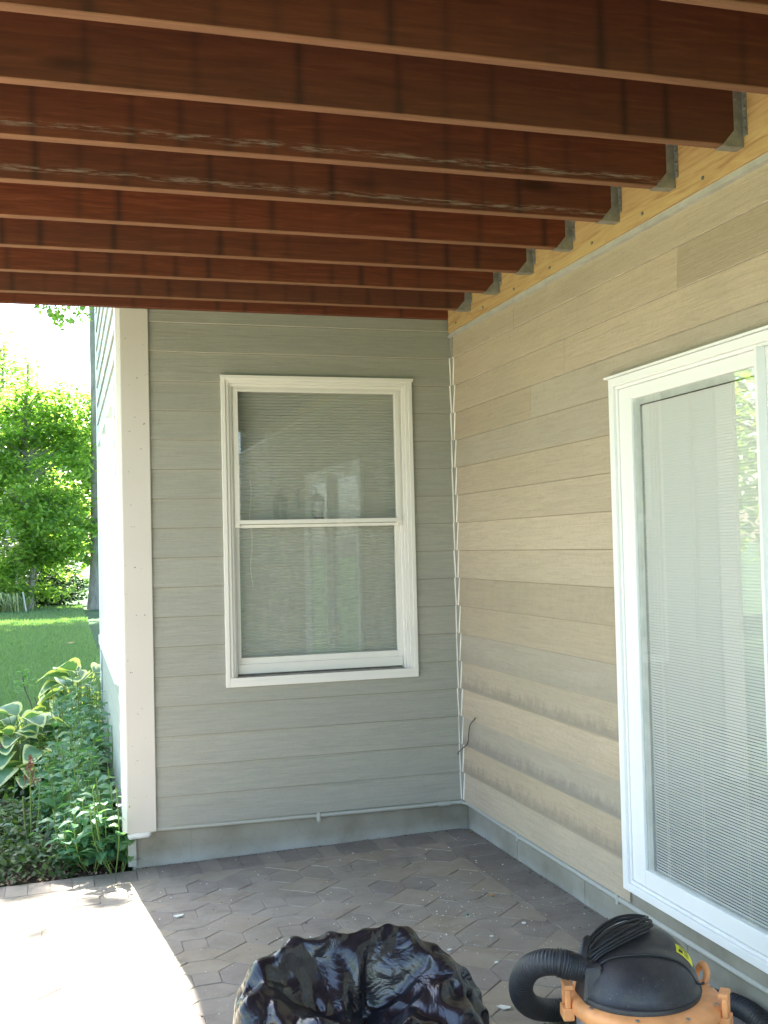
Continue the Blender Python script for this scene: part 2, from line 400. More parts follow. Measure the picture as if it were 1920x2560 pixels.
# pavers: hexagons, squares, flat hexagons and diamonds inside a soldier course
def clip(poly, x1, y1, x0=-9, y0=-9):
    def cut(P, f, it):
        out = []
        for i in range(len(P)):
            a, b = P[i-1], P[i]
            fa, fb = f(a), f(b)
            if (fa >= 0) != (fb >= 0): t = fa/(fa-fb); out.append((a[0]+(b[0]-a[0])*t, a[1]+(b[1]-a[1])*t))
            if fb >= 0: out.append(b)
        return out
    P = cut(poly, lambda p: x1-p[0], 0)
    if P: P = cut(P, lambda p: y1-p[1], 0)
    if P: P = cut(P, lambda p: p[0]-x0, 0)
    if P: P = cut(P, lambda p: p[1]-y0, 0)
    return P
def area(P): return abs(sum(P[i-1][0]*P[i][1]-P[i][0]*P[i-1][1] for i in range(len(P))))/2
def shrink(P, g):
    n = len(P); cx = sum(p[0] for p in P)/n; cy = sum(p[1] for p in P)/n; out = []
    for x, y in P:
        d = math.hypot(x-cx, y-cy); k = 1-g*1.25/d; out.append((cx+(x-cx)*k, cy+(y-cy)*k))
    return out
PX, PY, XC, YC = .4, .38, -1.617, -.435
pieces = []
for j in range(-1, 19):
    for i in range(-17, 6):
        cx, cy = XC+PX*i, YC-PY*j; h = .055
        pieces.append(('square', [(cx-.05,cy-h),(cx+.05,cy-h),(cx+.05,cy+h),(cx-.05,cy+h)], M_PGREY))
        for hx in (cx+.125, cx+.275):
            pieces.append(('hex', [(hx-.075,cy-h),(hx,cy-h-.0675),(hx+.075,cy-h),(hx+.075,cy+h),(hx,cy+h+.0675),(hx-.075,cy+h)], M_PGREY if (i+j) % 3 else M_PPURP))
        for s in (-1, 1):
            P = [(cx-.05,cy+s*h),(cx+.05,cy+s*h),(cx+.125,cy+s*(h+.0675)),(cx+.05,cy+s*(h+.135)),(cx-.05,cy+s*(h+.135)),(cx-.125,cy+s*(h+.0675))]
            pieces.append(('flat', P if s > 0 else P[::-1], M_PGREY if (i*7+j*3+s) % 5 else M_PTAN))
        dx, dy = cx+.2, cy-PY/2
        pieces.append(('dia', [(dx,dy-.135),(dx+.15,dy),(dx,dy+.135),(dx-.15,dy)], M_PTAN))
for k in range(-42, 38):                                     # soldier course along the back wall and the bed
    x = -1.8825+.1035*(k-17); pieces.append(('sol', [(x,-.212),(x+.1035,-.212),(x+.1035,.018),(x,.018)], M_PPURP if k % 3 else M_PGREY)) if x < -.1 else None
for k in range(66):
    y = -.212-.1045*(k+1); pieces.append(('sol', [(-.197,y),(.022,y),(.022,y+.1045),(-.197,y+.1045)], M_PPURP))
rest = MB(); cnt = 0; cand = []
for kind, P, mt in pieces:
    if kind != 'sol':
        P = clip(P, -.197, -.212, -7.5, -7.2)
    else:
        P = clip(P, .024, .019, -7.5, -7.3)
        if len(P) > 2 and min(p[0] for p in P) < -1.83: P = clip(P, 9, -.02)
    if len(P) < 3 or area(P) < .0004: continue
    cx = sum(p[0] for p in P)/len(P); cy = sum(p[1] for p in P)/len(P)
    # in view?
    dv = Vector((cx, cy, 0))-Vector((-2.1058,-5.71,1.5736)); zc = dv.dot(fw); inview = False
    if zc > .5:
        sx = dv.dot(rt2)/zc*2722/960; sy = -dv.dot(up2)/zc*2722/1280; inview = abs(sx) < 1.05 and sy < 1.04
    cand.append((0 if inview else 1, zc, P, mt, kind))
cand.sort(key=lambda c: (c[0], c[1]))
for fl, zc, P, mt, kind in cand:
    Q = shrink(P, .0012); dz = random.uniform(-.0016, .0016); tx, ty = random.uniform(-.008,.008), random.uniform(-.008,.008)
    cx = sum(p[0] for p in Q)/len(Q); cy = sum(p[1] for p in Q)/len(Q)
    f = lambda x, y: fz(x, y)+dz+tx*(x-cx)+ty*(y-cy)
    if fl == 0 and cnt < 300:
        MB().prism([(x-cx, y-cy) for x, y in Q], -.045, 0, lambda x, y: f(x+cx, y+cy), .0022).build('paver', mt, base, (cx, cy, 0)); cnt += 1
    else: rest.prism(Q, -.045, 0, f, .0022)
rest.build('pavers', M_PTAN, base, kind='stuff')

# ------------------------------------------------------------------ house
house = empty('house', (0,0,0), label='grey-green and tan sided house with concrete foundation around the patio corner', cat='house')
def profile_box(mb, axis, a, b, zlo, zhi, zb, sgn, off=0, jit=0):
    """one lap-siding piece between a..b along the wall; d = distance out of wall"""
    def d(z, front):
        t = (z-zb)/.165; return (.0195+(.0085-.0195)*t if front else .0105*(1-t)) + off + jit
    P = []
    for z in (zlo, zhi):
        f, k = d(z, True), d(z, False)
        if axis == 'x': P += [(a,-f,z),(b,-f,z),(b,-k,z),(a,-k,z)]
        else:
            w0 = off
            if sgn > 0: P += [(LW-f,b,z),(LW-f,a,z),(LW-k,a,z),(LW-k,b,z)]
            else: P += [(-f,b,z),(-f,a,z),(-k,a,z),(-k,b,z)]
    mb.hexa(P)
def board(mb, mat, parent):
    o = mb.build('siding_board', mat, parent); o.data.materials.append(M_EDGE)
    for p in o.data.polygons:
        if p.normal.z < -.7: p.material_index = 1      # light on the underside of the lap, painted in as cream
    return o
def lay_siding(parent, mat, axis, sgn, lo, hi, ztop, openings, joints):
    k = 0
    while Z0+k*E_ < ztop-.01:
        zb = Z0+k*E_; zt = min(zb+.165, ztop)
        cuts = sorted([lo]+[j for j in joints.get(k, []) if lo < j < hi]+[hi])
        for a, b in zip(cuts[:-1], cuts[1:]):
            a2 = a+(.001 if a != lo else 0); b2 = b-(.001 if b != hi else 0); jit = random.uniform(0, .0012)
            xs = sorted({a2, b2, *[min(max(q, a2), b2) for o in openings for q in o[:2]]})
            mb = MB(); done = []
            for p, q in zip(xs[:-1], xs[1:]):
                if q-p < .002: continue
                n0 = len(mb.v)
                m = (p+q)/2; segs = [(zb, zt)]
                for oa, ob, oz, oZ in openings:
                    if oa < m < ob:
                        ns = []
                        for s0, s1 in segs:
                            if oZ <= s0 or oz >= s1: ns.append((s0, s1)); continue
                            if oz > s0: ns.append((s0, oz))
                            if oZ < s1: ns.append((oZ, s1))
                        segs = ns
                for s0, s1 in segs:
                    if s1-s0 > .004: profile_box(mb, axis, p, q, s0, s1, zb, sgn, 0, jit)
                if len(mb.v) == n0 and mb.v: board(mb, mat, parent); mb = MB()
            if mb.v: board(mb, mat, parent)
        k += 1
# --- wall sheathing with openings
WL, WR, WB, WT = -1.3066, -.2573, .8558, 2.4826          # window outer
DL, DR, DB, DT = -1.861, -3.76, .222, 2.205               # patio door outer (y)
wb = MB(); wb.box(-1.775, WL+.03, 0, .14, .16, TOPZ).box(WR-.03, -.0, 0, .14, .16, TOPZ).box(WL+.03, WR-.03, 0, .14, .16, WB+.03).box(WL+.03, WR-.03, 0, .14, WT-.03, TOPZ)
back = wb.build('wall', M_DARK, house, label='grey-green lap-sided wall with the double-hung window')
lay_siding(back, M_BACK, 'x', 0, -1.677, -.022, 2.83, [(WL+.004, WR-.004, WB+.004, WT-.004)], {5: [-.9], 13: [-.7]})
RB = -7.6
rb = MB(); rb.box(0, .14, DL-.03, .14, .168, TOPZ).box(0, .14, RB, DR+.03, .168, TOPZ).box(0, .14, DR+.03, DL-.03, .168, DB+.03).box(0, .14, DR+.03, DL-.03, DT-.03, TOPZ)
right = rb.build('wall', M_DARK, house, label='tan lap-sided wall beside the patio door')
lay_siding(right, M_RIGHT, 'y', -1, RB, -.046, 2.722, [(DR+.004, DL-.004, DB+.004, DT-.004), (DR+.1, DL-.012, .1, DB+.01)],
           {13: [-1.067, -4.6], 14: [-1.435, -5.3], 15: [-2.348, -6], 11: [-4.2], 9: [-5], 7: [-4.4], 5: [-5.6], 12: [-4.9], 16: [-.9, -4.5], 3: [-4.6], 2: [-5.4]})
# upper storey above the deck on the right wall
ub = MB(); ub.box(-.012, -.001, RB, -.046, 3.12, TOPZ-.02); ub.build('upper_siding', M_LEFTW, right)
ub = MB(); ub.box(-1.8, -.03, -.012, -.001, 3.12, TOPZ-.02); ub.build('upper_siding', M_LEFTW, back)
# side wall facing the garden
S0, S1, SB, ST = .42, 3.32, .90, 2.44
lb = MB(); t = .14
lb.box(LW, LW+t-.1, .0, S0, -.02, TOPZ).box(LW, LW+t-.1, S1, LEND, -.02, TOPZ).box(LW, LW+t-.1, S0, S1, -.02, SB).box(LW, LW+t-.1, S0, S1, ST, TOPZ)
side = lb.build('wall', M_LEFTW, house, label='pale side wall facing the garden')
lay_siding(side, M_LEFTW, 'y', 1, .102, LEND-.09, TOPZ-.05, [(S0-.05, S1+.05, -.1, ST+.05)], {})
MB().box(LW-.006, LW-.001, S0-.05, S1+.05, .17, SB-.05).build('lower_panel', M_LEFTW, side)
MB().box(LW-.024, LW-.001, -.0, .10, .15, TOPZ-.05).build('corner_board', M_WHITE, side)
MB().box(LW-.02, LW-.001, LEND-.088, LEND+.01, -.02, TOPZ-.05).build('corner_board', M_WHITE, side)
sw = MB()
for y0, y1 in ((S0-.05, S0+.03), (S1-.03, S1+.05), (1.36, 1.44), (2.32, 2.40)): sw.box(LW-.024, LW+.02, y0, y1, SB-.05, ST+.05)
sw.box(LW-.024, LW+.02, S0+.03, S1-.03, ST-.02, ST+.05).box(LW-.035, LW+.02, S0+.03, S1-.03, SB-.05, SB+.02)
swo = bevel(sw.build('window', M_WHITE, house, label='triple white window on the garden side wall'))
for y0, y1 in ((S0+.03, 1.36), (1.44, 2.32), (2.40, S1-.03)):
    fr = MB(); a, b = LW+.022, LW+.05
    fr.box(a, b, y0, y0+.05, SB+.02, ST-.02).box(a, b, y1-.05, y1, SB+.02, ST-.02).box(a, b, y0+.05, y1-.05, SB+.02, SB+.07).box(a, b, y0+.05, y1-.05, ST-.07, ST-.02)
    fr.build('sash', M_WHITE, swo)
    MB().box(LW+.034, LW+.038, y0+.05, y1-.05, SB+.07, ST-.07).build('pane', M_GLASS, swo)
    MB().box(LW+.07, LW+.075, y0, y1, SB, ST).build('shade', M_WHITE2, swo)
# far, hidden faces, roof, floors close the volume
bk = MB(); bk.box(LW+.04, 6, LEND-.12, LEND, -.02, TOPZ).box(5.9, 6, RB, LEND-.12, -.02, TOPZ).box(.14, 5.9, RB, RB+.12, -.02, TOPZ)
bk.build('wall', M_LEFTW, house, label='hidden outer walls closing the house')
MB().box(-2.1, 6.3, -.35, LEND+.35, TOPZ, TOPZ+.12).box(-.4, 6.3, RB-.35, -.35, TOPZ, TOPZ+.12).build('roof', M_ROOF, house)
MB().box(.16, 5.8, RB+.15, LEND-.14, .10, .16).box(LW+.06, .16, .15, LEND-.14, .10, .16).box(.16, 5.8, RB+.15, LEND-.14, 2.75, 2.9).box(LW+.06, .16, .15, LEND-.14, 2.75, 2.9).box(2.6, 2.7, RB+.15, LEND-.2, .16, 2.75).build('floor', M_ROOM, house)
# --- foundation
fo = MB(); fo.box(-1.79, .03, .025, .3, -.12, Z0-.012).box(.03, .3, RB, .3, -.12, Z0-.012).box(-1.79, -1.6, .3, LEND-.02, -.12, Z0-.012)
found = bevel(fo.build('foundation', M_CONC, house, label='low stained concrete foundation'), .004)
for P in (('x', -.135), ('x', -1.5), ('y', -.66), ('y', -1.39), ('y', -2.2)):
    m = MB()
    if P[0] == 'x': m.box(P[1], P[1]+.004, .0225, .026, -.05, Z0-.013)
    else: m.box(.0275, .031, P[1], P[1]+.004, -.05, Z0-.013)
    m.build('form_seam', M_CONC, found)
MB().box(-.008, .12, DR-.03, DL-.002, Z0-.010, DB+.02).build('door_threshold', M_CONC, found)
# --- corner strip, trim board, caulk
MB().box(-.021, .0, -.045, -.0, Z0-.01, 2.735).build('corner_strip', M_GREYTRIM, house)
def caulk(axis, pos, ztop, courses):
    pts = []
    for k in range(courses):
        for z, d in ((Z0+k*E_+.003, .0215), (Z0+(k+1)*E_-.001, .0112)):
            if z > ztop: break
            p2 = pos+random.uniform(-.0018, .0018); d += random.uniform(-.0015, .001); pts.append((p2, -d, z) if axis == 'x' else (-d, p2, z))
    return MB().tube(pts, lambda i: .0040+.0012*((i*7) % 5)/4, 6)
caulk('x', -.0245, 2.73, 17).build('caulk_bead', M_CAULK, back)
caulk('y', -.0485, 2.73, 17).build('caulk_bead', M_CAULK, right)
tb = MB().box(-1.818, -1.674, -.032, -.001, .152, 2.822)
bevel(tb.build('trim_board', M_TRIM, house, label='broad pale corner trim board flecked with dirt'), .004)
MB().box(-1.8, -1.7, -.034, -.0325, 1.353, 1.36).build('paint_scar', M_WOODCHIP, house) if False else None
# --- conduit round the foundation
cp = smooth_path([(-1.70,-.0,.158),(-1.2,.0,.153),(-.6,.0,.150),(-.12,.001,.150),(-.03,-.004,.150),(.0,-.035,.149),(.004,-.1,.148),(.002,-.6,.144),(.002,-1.2,.143),(.002,-2,.143),(.002,-3,.144),(.002,-4.5,.144)], 8)
con = MB().tube(cp, .0125, 12).build('conduit', M_PIPE, house, label='thin grey-painted pipe along the top of the foundation')
MB().tube([(-.155,.0,.150),(-.085,.001,.150)], .0165, 12).build('coupling', M_PIPE, con)
MB().tube([(-1.708,.0,.158),(-1.69,.0,.158)], .0165, 12).build('coupling', M_PIPEW, con)
MB().tube([(-1.812,-.012,.130),(-1.79,-.014,.141),(-1.76,-.014,.141),(-1.715,-.014,.142),(-1.704,-.012,.146)], lambda i: (.014,.019,.0205,.0205,.012)[i], 12).build('pipe_end', M_PIPEW, con, label='fat white-painted end of the pipe')
for x in (-.83,):
    MB().box(x-.009, x+.009, -.0165, .018, .125, .168).tube([(x,-.004,.120),(x,-.012,.120)], .005, 6).build('clamp', M_PIPE, con)
for y in (-.75, -1.75): MB().box(-.0105, .03, y-.009, y+.009, .122, .163).build('clamp', M_PIPE, con)
# --- flashing strip under the ledger
MB().box(-.03, -.001, -3.9, -.022, 2.7225, 2.745).box(-.036, -.03, -3.9, -.022, 2.7225, 2.731).build('flashing_strip', M_GREYTRIM if False else plain('pale_flashing', (.45,.44,.40), .5), house)
MB().box(-.03, -.001, RB, -3.902, 2.7225, 2.745).build('flashing_strip', M_WHITE2, house)

# --- the double-hung window
yw = -.030
win = empty('window'); win.parent = house; COL.objects.unlink(win); bpy.data.objects.remove(win)
def frame(mb, x0, x1, z0, z1, w, y0, y1, wb_=None, wt_=None):
    wb_ = w if wb_ is None else wb_; wt_ = w if wt_ is None else wt_
    mb.box(x0, x0+w, y0, y1, z0, z1).box(x1-w, x1, y0, y1, z0, z1).box(x0+w, x1-w, y0, y1, z1-wt_, z1)
    if wb_: mb.box(x0+w, x1-w, y0, y1, z0, z0+wb_)
    return mb
m = MB(); frame(m, WL, WR, WB, WT, .022, -.034, .02, .03, .022); frame(m, WL+.022, WR-.022, WB+.03, WT-.022, .018, -.026, .05, .0, .016)
frame(m, WL+.040, WR-.040, WB+.03, WT-.038, .016, -.012, .09, .0, .014); frame(m, WL+.056, WR-.056, WB+.03, WT-.052, .010, .004, .10, .0, .010)
win = bevel(m.build('window', M_WHITE2, house, label='double-hung window with white frame and drawn pleated shade'), .002)
MB().box(WL-.004, WR+.006, -.040, -.034, WT-.012, WT+.004).build('drip_cap', M_WHITE2, win)
MB().hexa([(WL+.022,-.024,WB+.03),(WR-.022,-.024,WB+.03),(WR-.022,.10,WB+.03),(WL+.022,.10,WB+.03),(WL+.022,-.024,WB+.042),(WR-.022,-.024,WB+.042),(WR-.022,.10,WB+.060),(WL+.022,.10,WB+.060)]).build('sill', M_SILL, win)
MB().box(WL+.022, WR-.022, -.0335, -.0245, WB+.03, WB+.047).build('sill_lip', M_WHITE2, win)
x0, x1 = WL+.066, WR-.066
s = MB(); s.box(x0, x0+.026, -.002, .030, 1.685, WT-.062).box(x1-.026, x1, -.002, .030, 1.685, WT-.062).box(x0+.026, x1-.026, -.002, .030, WT-.075, WT-.062).box(x0+.0, x1-.0, -.006, .030, 1.703, 1.725)
us = bevel(s.build('sash', M_WHITE2, win), .002)
s = MB(); s.box(x0, x0+.026, .036, .066, WB+.057, 1.700).box(x1-.026, x1, .036, .066, WB+.057, 1.700).box(x0+.026, x1-.026, .036, .066, WB+.057, .998).box(x0, x1, .012, .066, 1.684, 1.7005).box(x0+.004, x1-.004, .028, .036, WB+.059, .965)
ls = bevel(s.build('sash', M_WHITE2, win), .002)
MB().box(x0+.026, x1-.026, .012, .015, 1.725, WT-.075).build('pane', M_GLASS, win)
MB().box(x0+.026, x1-.026, .050, .053, .998, 1.684).build('pane', M_GLASS, win)
MB().box(-.80, -.745, .062, .08, 1.7255, 1.737).build('sash_lock', M_BRONZE, win)
ps = MB(); zs = np.arange(WB+.04, WT-.02, .0080); vs = []
for i, z in enumerate(zs): yy = .082+(.0032 if i % 2 else 0); vs += [(x0-.004, yy, z), (x1+.004, yy, z)]
ps.add(vs, [(2*i, 2*i+1, 2*i+3, 2*i+2) for i in range(len(zs)-1)])
ps.build('pleated_shade', M_SHADE, win)
# beaded chain behind the glass
ch = MB()
for i in range(46):
    z = 1.94-i*.0125; c = Vector((-1.145+.006*math.sin(i*.3), .076, z)); r = .0028
    ch.add([c+Vector(d)*r for d in ((1,0,0),(-1,0,0),(0,1,0),(0,-1,0),(0,0,1),(0,0,-1))], [(0,2,4),(2,1,4),(1,3,4),(3,0,4),(2,0,5),(1,2,5),(3,1,5),(0,3,5)])
ch.build('bead_chain', M_WHITE, win)

# --- the patio door
def yframe(mb, y0, y1, z0, z1, w, xa, xb, wb_=None, wt_=None):   # y0 < y1
    wb_ = w if wb_ is None else wb_; wt_ = w if wt_ is None else wt_
    return mb.box(xa, xb, y0, y0+w, z0, z1).box(xa, xb, y1-w, y1, z0, z1).box(xa, xb, y0+w, y1-w, z1-wt_, z1).box(xa, xb, y0+w, y1-w, z0, z0+wb_)
m = MB(); yframe(m, DR, DL, DB, DT, .036, -.040, .05, .030, .032); yframe(m, DR+.036, DL-.036, DB+.03, DT-.032, .012, -.028, .09, .012, .012)
door = bevel(m.build('patio_door', M_WHITE, house, label='white sliding patio door with mini blinds between the glass'), .003)
MB().box(-.047, -.0, DR-.01, DL+.022, DT+.002, DT+.010).build('drip_cap', M_WHITE, door)
YM = -2.835
def panel(ya, yb, xf, yglo, yghi):
    m = MB(); zlo, zhi = DB+.043, DT-.045; gl, gh = .330, 2.110
    xa, xb = xf, xf+.04
    m.box(xa, xb, ya, yglo, zlo, zhi).box(xa, xb, yghi, yb, zlo, zhi).box(xa, xb, yglo, yghi, zlo, gl).box(xa, xb, yglo, yghi, gh, zhi)
    p = bevel(m.build('door_panel', M_WHITE, door), .004)
    MB().box(xf+.010, xf+.013, yglo, yghi, gl, gh).build('pane', M_GLASS, p)
    # spacer round the blind cavity
    m = MB(); m.box(xf+.014, xf+.032, yghi-.044, yghi, gl, gh).box(xf+.014, xf+.032, yglo, yghi-.044, gh-.026, gh).box(xf+.014, xf+.032, yglo, yghi-.044, gl, gl+.008).box(xf+.014, xf+.032, yglo, yglo+.01, gl+.008, gh-.026)
    m.build('spacer', M_SPACER, p)
    MB().box(xf+.016, xf+.017, yglo+.01, yghi-.044, gh-.0305, gh-.0265).build('head_rail', M_BRONZE, p)
    return p
pan = panel(YM, DL-.049, -.022, -2.783, -2.003)
pan2 = panel(DR+.049, YM-.002, -.026, DR+.15, YM-.055)
def slats(p, xf, ya, yb):
    sl = MB(); n = 5; P = []
    th = R(61)
    for k in range(n+1):
        t = k/n-.5; u = t*.0125; bow = (.25-t*t)*.0022
        # outer edge (towards -x) raised
        P.append((u*math.cos(th)+bow*math.sin(th), -u*math.sin(th)+bow*math.cos(th)))
    L = yb-ya; vs = [(x, yy, z) for x, z in P for yy in (-L/2, L/2)]
    sl.add(vs, [(2*i, 2*i+1, 2*i+3, 2*i+2) for i in range(n)], True)
    me = sl.mesh('slat'); z = .345
    while z < 2.078:
        o = link('slat', me, M_SLAT, p, (xf+.0225, (ya+yb)/2, z)); z += .0105
slats(pan, -.022, -2.771, -2.049)
for y in (-2.165, -2.40, -2.655):
    m = MB(); m.box(-.0105, -.010, y, y+.0012, .34, 2.08).box(-.0105, -.010, y+.011, y+.0122, .34, 2.08); m.build('ladder_cord', M_WHITE2, pan)
slats(pan2, -.026, DR+.163, YM-.102)
bevel(MB().box(-.060, -.026, YM-.010, YM+.004, DB+.05, DT-.046).build('interlock', M_WHITE, pan2), .003)

# ------------------------------------------------------------------ deck
deck = empty('deck', (0,0,0), label='red-brown stained timber deck overhead with joists on metal hangers', cat='deck')
XL, YN, JZ = -2.75, -5.7, 2.798
led = MB().box(-.041, -.0125, YN, -.046, 2.7455, 3.03)
bevel(led.build('ledger_board', M_PINE, deck, label='raw yellow pine ledger along the tan wall'), .002)
lb2 = MB()
for k in range(13):
    for z, dy in ((2.775, .13), (2.94, .2)):
        lb2.tube([(-.041, -.3838-.3984*(k-.5)+dy*.3-.03, z), (-.046, -.3838-.3984*(k-.5)+dy*.3-.03, z)], .0065, 6)
lb2.build('ledger_screws', M_GALV, deck)
bevel(MB().box(XL, -.0415, -.055, -.017, 2.822, 3.03).build('rim_joist', M_JOIST, deck), .003)
bevel(MB().box(XL-.04, XL-.001, YN, -.056, 2.79, 3.03).build('rim_joist', M_JOIST, deck), .003)
jm = MB().box(XL+.0, -.0715+.0295, -.019, .019, 0, .233); jme = {}
for wn, mt in ((0, M_JOIST), (1, M_JOISTW)): me = jm.mesh('joist'); me.materials.append(mt); jme[wn] = me
hm = MB()
for s in (-1, 1):
    hm.box(-.075, -.0425, s*.0195, s*.021, .03, .21).box(-.0445, -.0425, s*.021, s*.042, .03, .21)
    hm.add([(-.12, s*.0212, -.002), (-.0425, s*.0212, -.002), (-.0425, s*.0212, .05), (-.075, s*.0212, .05)], [(0,1,2,3) if s > 0 else (3,2,1,0)])
hm.box(-.12, -.0425, -.021, .021, -.0035, -.0015)
for z in (.045, .085, .15, .19): hm.tube([(-.068, -.021, z), (-.068, -.0265, z)], .005, 6)
for z in (.05, .08, .12, .15, .185): hm.tube([(-.044, -.033, z), (-.050, -.033, z)], .0065, 6)
hme = hm.mesh('joist_hanger'); hme.materials.append(M_GALV)
for k in range(18):
    y = -.3838-.3984*k
    if y < YN+.05: break
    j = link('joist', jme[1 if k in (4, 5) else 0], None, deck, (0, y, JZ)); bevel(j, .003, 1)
    j.rotation_euler = (R(random.uniform(-.3,.3)), 0, 0)
    link('joist_hanger', hme, None, j)
dbm = MB().box(0, .1428, YN-.03, -.014, 3.0315, 3.058).mesh('deck_board'); dbm.materials.append(M_JOIST)
x = XL-.04
while x < -.16: link('deck_board', dbm, None, deck, (x, 0, 0)); x += .1435
MB().box(x, -.014, YN-.03, -.014, 3.0315, 3.058).build('deck_board', M_JOIST, deck)
for yy in (-4.85, -.3):
    MB().box(XL-.14, XL-.045, yy, yy+.09, -.07, 3.03).build('post', M_JOIST, deck)

# ------------------------------------------------------------------ small things on the walls
wire = MB().tube(smooth_path([(-.0225,-.262,.648),(-.03,-.20,.60),(-.034,-.185,.545),(-.036,-.17,.50),(-.04,-.10,.46),(-.045,-.045,.428),(-.040,-.03,.415)], 6), .0024, 6)
wire.build('loose_wire', M_BLACKR, None, label='short black wire dangling from the tan siding near the corner', cat='wire')
lan = empty('wall_lantern', (-.02,-4.15,1.96), label='dark bronze wall lantern on the tan wall, seen mirrored in the window', cat='lantern')
MB().box(-.012,.015,-.05,.05,-.02,.16).build('backplate', M_BRONZE, lan)
MB().tube(smooth_path([(-.01,0,.1),(-.07,0,.16),(-.14,0,.17),(-.17,0,.13),(-.17,0,.10)],5), .007, 8).build('arm', M_BRONZE, lan)
MB().lathe([(.0,.12),(.03,.11),(.07,.06),(.085,.045),(.0,.044)], 6, -.17).build('cap', M_BRONZE, lan)
cg = MB()
for k in range(6):
    a = k*math.pi/3; cg.tube([(-.17+.065*math.cos(a), .065*math.sin(a), .045), (-.17+.05*math.cos(a), .05*math.sin(a), -.13)], .007, 5)
cg.build('cage', M_BRONZE, lan); MB().lathe([(0,-.19),(.015,-.18),(.055,-.13),(0,-.129)], 12, -.17).build('base', M_BRONZE, lan)

# ------------------------------------------------------------------ vacuum
VC = (-.575, -2.962); vz = fz(*VC)
vac = empty('vacuum_cleaner', (VC[0], VC[1], vz), label='wet-dry shop vacuum with black domed lid, orange collar and wound cord by the door', cat='vacuum')
V = lambda p: (p[0]-VC[0], p[1]-VC[1], p[2]-vz)
MB().lathe([(0,.05),(.165,.05),(.178,.07),(.192,.27),(.196,.276)], 48).build('drum', M_DRUM, vac)
for a in (40, 130, 220, 310):
    c = Vector((.17*math.cos(R(a)), .17*math.sin(R(a)), .03))
    MB().tube([c+Vector((0,-.012,0)), c+Vector((0,.012,0))], .028, 14).build('caster', M_BLACKR, vac)
MB().lathe([(.190,.258),(.203,.262),(.209,.272),(.210,.290),(.206,.300),(.198,.305),(.185,.312),(.15,.316)], 56).build('collar', M_ORANGE, vac, label='orange collar ring')
# lid: rounded triangular dome, front flat to the left-hand port
def domef(x, y, z):
    t = (z-.312)/.122
    ax, ay = -.94, .34                      # the side that carries the hose port is cut flat
    d = x*ax+y*ay; k = max(0, d-.150)
    x -= ax*k*.9; y -= ay*k*.9
    return (x-.022+.016*t, y+.006+.012*t, z+.36*max(0, x*.45+y*.89+.02)*t)
prof = [(.184,.312),(.186,.322),(.182,.330),(.178,.333),(.176,.345),(.170,.362),(.160,.380),(.145,.398),(.124,.413),(.098,.424),(.068,.431),(.035,.4345),(.0,.4355)]
prof = [(r*.945, z) for r, z in prof]
lid = MB().lathe(prof, 64, fn=domef).build('lid', M_BLACKP, vac)
ring = [Vector(domef(.1745*math.cos(2*math.pi*k/64), .1745*math.sin(2*math.pi*k/64), .327)) for k in range(65)]
MB().tube(ring, .0022, 6, False).build('lid_seam', M_BLACKR, vac)
for a in (195, 235, 275, 315, 350):
    c = Vector((.196*math.cos(R(a)), .196*math.sin(R(a)), .3075)); MB().tube([c, c+Vector((0,0,.003))], .0055, 8).build('screw', M_GALV, vac)
# latches and handle eyes
for a, lab in ((166, None), (-42, None)):
    l = MB(); l.box(-.012,.020,-.026,.026,-.055,-.020).box(-.002,.014,-.026,-.012,-.021,.030).box(-.002,.014,.012,.026,-.021,.030).box(-.012,.016,-.026,.026,.029,.043)
    o = bevel(l.build('latch', M_ORANGE, vac), .004); o.location = (.213*math.cos(R(a)), .213*math.sin(R(a)), .300); o.rotation_euler = (0,0,R(a))
for a in (28,):
    pts = smooth_path([(.188,-.022,.305),(.200,-.020,.330),(.203,0,.350),(.200,.020,.330),(.188,.022,.305)], 5)
    o = MB().tube(pts, .0095, 8).build('handle_eye', M_ORANGE, vac); o.rotation_euler = (0,0,R(a-22))
# port housing and hose
pdir = Vector((-.916,-.40,0)); pz = .375
hp = [(-0.753, -2.942, 0.396), (-0.788, -2.942, 0.409), (-0.819, -2.933, 0.418), (-0.851, -2.903, 0.412), (-0.869, -2.844, 0.376), (-0.859, -2.762, 0.304), (-0.806, -2.649, 0.212), (-0.72, -2.525, 0.123), (-0.605, -2.395, 0.046), (-0.5, -2.41, 0.044), (-0.35, -2.43, 0.044), (-0.2, -2.45, 0.044), (-0.08, -2.49, 0.045), (-0.02, -2.56, 0.045), (-0.012, -2.66, 0.045), (-0.05, -2.78, 0.045), (-0.12, -2.86, 0.045)]
hp = [V(p) for p in hp]
path = smooth_path(hp, 26)
MB().tube(path, lambda i: .0335+(.0022 if (i//2) % 2 else 0), 20).build('hose', M_HOSE, vac)
cuff = smooth_path([V(p) for p in [(-.690,-2.940,.372),(-.725,-2.943,.384),(-.757,-2.944,.396),(-.776,-2.944,.403)]], 5)
MB().tube(cuff, lambda i: .038-.0006*i, 24).build('hose_cuff', M_BLACKP, vac)
rb_ = [Vector(p) for p in smooth_path(hp[1:4], 40)]
rg = MB().tube(rb_[:44], lambda i: .0350+(.0035 if i % 7 < 3 else 0), 24); rg.build('ribbed_collar', M_HOSE, vac)
hb = MB(); hb.hexa([(-.200,-.030,.312),(-.150,-.060,.312),(-.138,.070,.312),(-.188,.060,.312),(-.186,-.018,.405),(-.140,-.030,.412),(-.135,.040,.412),(-.176,.035,.405)])
o = bevel(hb.build('port_housing', M_BLACKP, vac), .010, 3)
